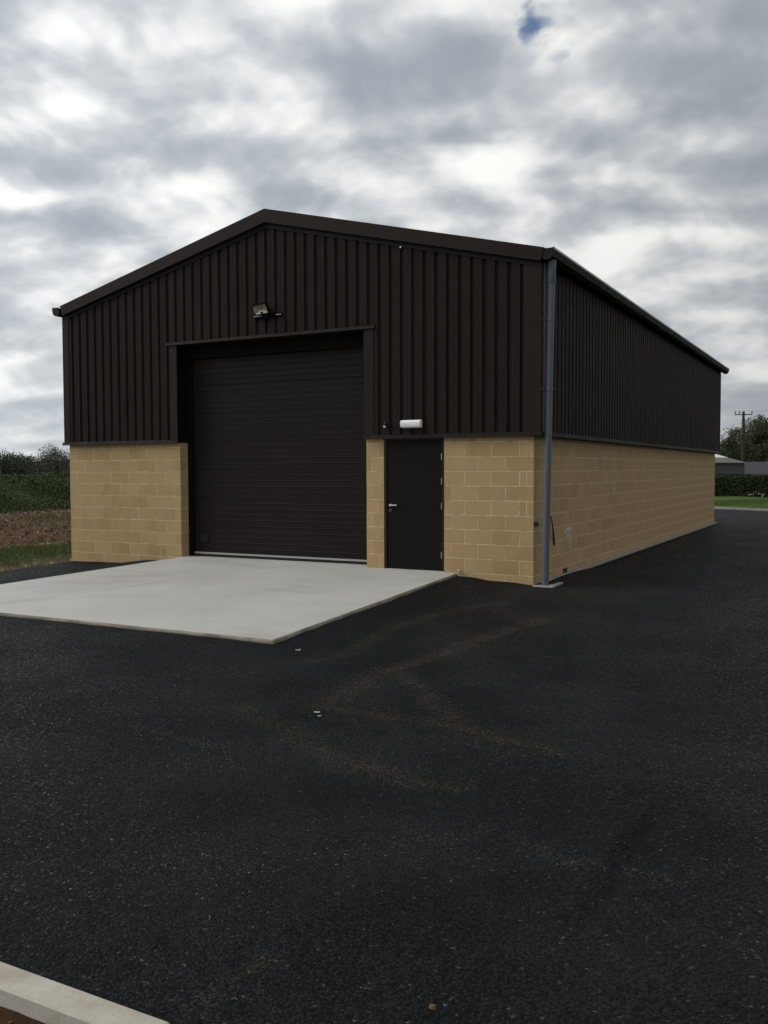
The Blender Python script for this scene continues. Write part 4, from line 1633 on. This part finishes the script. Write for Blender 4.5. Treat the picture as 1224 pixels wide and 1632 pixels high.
# barns behind the hedge
bn = tag(empty('barn', (-8.4, 77.4, -0.1)), 'low grey boarded barn with shallow roof and a white wedge on the roof', 'barn')
bn.rotation_euler.z = math.atan2(rt.y, rt.x)
mb = MB()
bw = MB().box(-6.0, 2.55, 0.15, 9, 0.0, 1.5)
for i in range(42):
    x = -6.0 + i * 0.204
    MB().box(x, x + 0.185, 0.10, 0.135, 1.42 + 0.02 * math.sin(i * 2.2), 2.45).build('board', 'barnwall', bn)
MB().box(-6.0, 2.55, 0.4, 9.0, 0.0, 2.5).build('wall', 'barnwall', bn)
mb = MB()
mb.add([(-6.2, -0.1, 2.52), (2.75, -0.1, 2.50), (2.75, 9.2, 2.55), (-6.2, 9.2, 2.55), (-6.2, 4.6, 3.38), (1.5, 4.6, 3.36), (-6.2, -0.1, 2.45), (2.75, -0.1, 2.43)],
       [(0, 1, 5, 4), (1, 2, 5), (2, 3, 4, 5), (0, 4, 3), (0, 6, 7, 1)])
rf = mb.build('roof', 'barnroof', bn)
mb = MB()
ps_ = [(-1.2, 2.7, 3.05), (0.9, 2.7, 3.045), (1.98, 2.55, 3.01), (1.46, 4.55, 3.385), (-1.2, 4.55, 3.40)]
mb.add([(a, b, c) for a, b, c in ps_] + [(a, b, c - 0.05) for a, b, c in ps_], [(0, 1, 2, 3, 4), (0, 5, 6, 1), (1, 6, 7, 2), (2, 7, 8, 3)])
mb.build('pale_wedge', 'barnpale', rf)  # pale wedge laid over the upper roof slope
for i in range(9):
    x = -6.0 + i * 1.02
    MB().box(x, x + 0.14, 0.16, 0.3, 0.0, 1.45).build('post', 'barnwall', bn)

b2 = tag(empty('barn', tuple(Vector((-5.2, 79.0, -0.1)) + FV * 11)), 'long dark grey roofed barn beyond the telegraph pole', 'barn')
b2.rotation_euler.z = math.atan2(rt.y, rt.x)
mb = MB()
prof2 = [(-0.3, 1.33), (4.2, 2.68), (8.8, 1.33), (8.8, 1.25), (4.2, 2.60), (-0.3, 1.25)]
nsh = 18
for i in range(nsh):
    MB().prism([(a, z + 0.01 * (i % 2)) for a, z in prof2], 'x', -4.5 + i * 0.92, -4.5 + (i + 1) * 0.92 - 0.01).build('roof_sheet', 'barnroof2', b2)
MB().box(-4.3, 11.8, 0.3, 8.3, 0.0, 1.2).build('wall', 'barnwall', b2)
mb = MB()
mb.tube([(1.55, 3.6, 2.3), (1.55, 3.6, 2.85), (1.55, 3.6, 3.15)], [0.24, 0.16, 0.14], 10)
mb.build('roof_vent', 'palebark', b2)

# telegraph pole with wires
tp = tag(empty('telegraph_pole', place(1183.3, 90, -0.1)), 'wooden telegraph pole with crossarm rising in front of trees', 'pole')
mb = MB()
mb.tube([(0, 0, 0), (0, 0, 4), (0, 0, 7.5)], [0.17, 0.15, 0.12], 10)
mb.build('pole', 'pole', tp)
xa = Vector((rt.x, rt.y, 0)).normalized()
mb = MB()
mb.tube([xa * -0.86 + Vector((0, 0, 7.2)), xa * 0.86 + Vector((0, 0, 7.2))], 0.055, 6)
arm = mb.build('crossarm', 'pole', tp)
for s in (-0.82, -0.40, 0.82):
    c = xa * s + Vector((0, 0, 7.25))
    mb = MB()
    mb.tube([c, c + Vector((0, 0, 0.10)), c + Vector((0, 0, 0.13)), c + Vector((0, 0, 0.25))], [0.025, 0.025, 0.075, 0.06], 8)
    mb.build('insulator', 'post', arm)
mb = MB()
mb.cbox(-0.38, -0.08, -0.2, 0.12, 4.75, 5.25, 0.03)
mb.build('transformer', 'barnroof2', tp)
mb = MB()
mb.tube([xa * -0.17 + Vector((0, 0, 0.2)), xa * -0.17 + Vector((0, 0, 4.3))], 0.018, 6)
mb.build('conduit', 'barnwall', tp)
base = Vector(place(1183.3, 90, -0.1))
for s, lab in ((-0.82, 'overhead wire from the hedge-side insulator of the pole'), (0.82, 'overhead wire from the far-right insulator of the pole')):
    p0 = base + xa * s + Vector((0, 0, 7.48))
    p1 = base + xa * 34 + FV * (-30 + s * 2) + Vector((0, 0, 9.0))
    pts = []
    for k in range(13):
        t_ = k / 12
        q = p0.lerp(p1, t_)
        q.z -= 0.9 * 4 * t_ * (1 - t_) * 0.5
        pts.append(q)
    mb = MB()
    mb.tube(pts, 0.006, 5)
    tag(mb.build('overhead_wire', 'wire'), lab, 'wire')

GR = 'trees behind the barns'
tree('broadleaf_tree', 'large olive-green tree behind the barns right of the telegraph pole', place(1212, 118, -0.1), 8.9, 3.5, 15000, 0.22, 'leaf_mid', 71, 'bark', 0.0, 0.22, GR, clump=0.2)
tree('broadleaf_tree', 'lower rounded tree behind the barn close to the shed corner', place(1163, 112, -0.1), 6.2, 2.9, 14000, 0.20, 'leaf_dark', 74, 'bark', 0.0, 0.12, GR, clump=0.22)
tree('broadleaf_tree', 'bare forked grey tree poking above the lower rounded tree', place(1163, 120, -0.1), 7.6, 1.5, 500, 0.2, 'leaf_grey', 78, 'palebark', 0.5, 0.3, GR)
tree('broadleaf_tree', 'mid-height tree filling the gap behind the telegraph pole', place(1190, 124, -0.1), 7.6, 2.6, 11000, 0.22, 'leaf_dark', 81, 'bark', 0.0, 0.2, GR, clump=0.22)
tree('broadleaf_tree', 'tall dark tree past the end of the long barn', place(1258, 116, -0.1), 9.3, 3.4, 12000, 0.22, 'leaf_dark', 84, 'bark', 0.0, 0.2, GR, clump=0.22)
o = far_wood('far_scrub', 1050, 1700, 150, 4.5, 'leaf_dark', 14000)
o['label'] = 'dark scrub belt far behind the barns'
o['category'] = 'scrub'

# ---------------------------------------------------------------- litter on the tarmac
def scrap(px, py, size, label, seed, curl=0.6):
    x, y = ground_hit(px, py, 0.0)
    z = float(tz(np.array([x]), np.array([y]))[0]) + 0.006
    x, y = ground_hit(px, py, z)
    rn = random.Random(seed)
    mb = MB()
    n = 6
    vs = []
    for i in range(n + 1):
        t_ = i / n - 0.5
        w = size * 0.22 * (1 - 1.2 * t_ * t_) * rn.uniform(0.7, 1.2)
        zc_ = 0.004 + curl * size * 0.8 * t_ * t_
        vs += [(t_ * size, -w + curl * size * t_ * t_, zc_), (t_ * size, w + curl * size * t_ * t_, zc_ + 0.004)]
    mb.add(vs, [(2 * i, 2 * i + 2, 2 * i + 3, 2 * i + 1) for i in range(n)])
    mb.add([(a, b, c - 0.002) for a, b, c in vs], [(2 * i, 2 * i + 1, 2 * i + 3, 2 * i + 2) for i in range(n)])
    o = mb.build('paper_scrap', 'scrap', None, loc=(x, y, z))
    o.rotation_euler.z = rt.y + rn.uniform(-0.4, 0.4)
    return tag(o, label, 'litter')


scrap(475, 1037, 0.058, 'curled white scrap on the tarmac near the slab corner', 1)
scrap(505, 1136, 0.045, 'largest flat pale scrap of a few lying on dusty tarmac', 2, 0.1)
scrap(509, 1142, 0.028, 'smaller pale scrap touching the largest of the group', 3, 0.1)
x, y = ground_hit(690, 1603, -0.01)
mb = MB()
rn = random.Random(4)
ring = [(0.016 * math.cos(k) * rn.uniform(.7, 1.2), 0.012 * math.sin(k) * rn.uniform(.7, 1.2)) for k in np.linspace(0, 6.283, 8)[:-1]]
nr = len(ring)
mb.add([(a, b, 0.0) for a, b in ring] + [(a * .7, b * .7, 0.011) for a, b in ring] + [(0, 0, 0.014)],
       [(k, (k + 1) % nr, nr + (k + 1) % nr, nr + k) for k in range(nr)] + [(nr + k, nr + (k + 1) % nr, 2 * nr) for k in range(nr)])
tag(mb.build('pebble', 'pebble', None, loc=(x, y, float(tz(np.array([x]), np.array([y]))[0]) + 0.001)), 'single ochre pebble lying on the dark tarmac', 'stone')
for i, (px, py, L) in enumerate(((333, 1462, 0.035), (293, 1537, 0.02), (373, 1590, 0.02))):
    x, y = ground_hit(px, py, -0.01)
    z = float(tz(np.array([x]), np.array([y]))[0])
    mb = MB()
    mb.tube([(-L / 2, 0, 0.004), (0, L * 0.18, 0.007), (L / 2, 0.0, 0.004)], 0.0012, 5)
    o = mb.build('straw_stem', 'straw', None, loc=(x, y, z))
    o.rotation_euler.z = -0.9 + 0.7 * i
    tag(o, ('longest curved pale straw stem lying loose on the tarmac', 'short pale straw stem on the tarmac close to the kerb', 'short pale straw stem inside a dusty patch of tarmac')[i], 'straw', 'straw stems on the tarmac')

scene.render.engine = 'CYCLES'
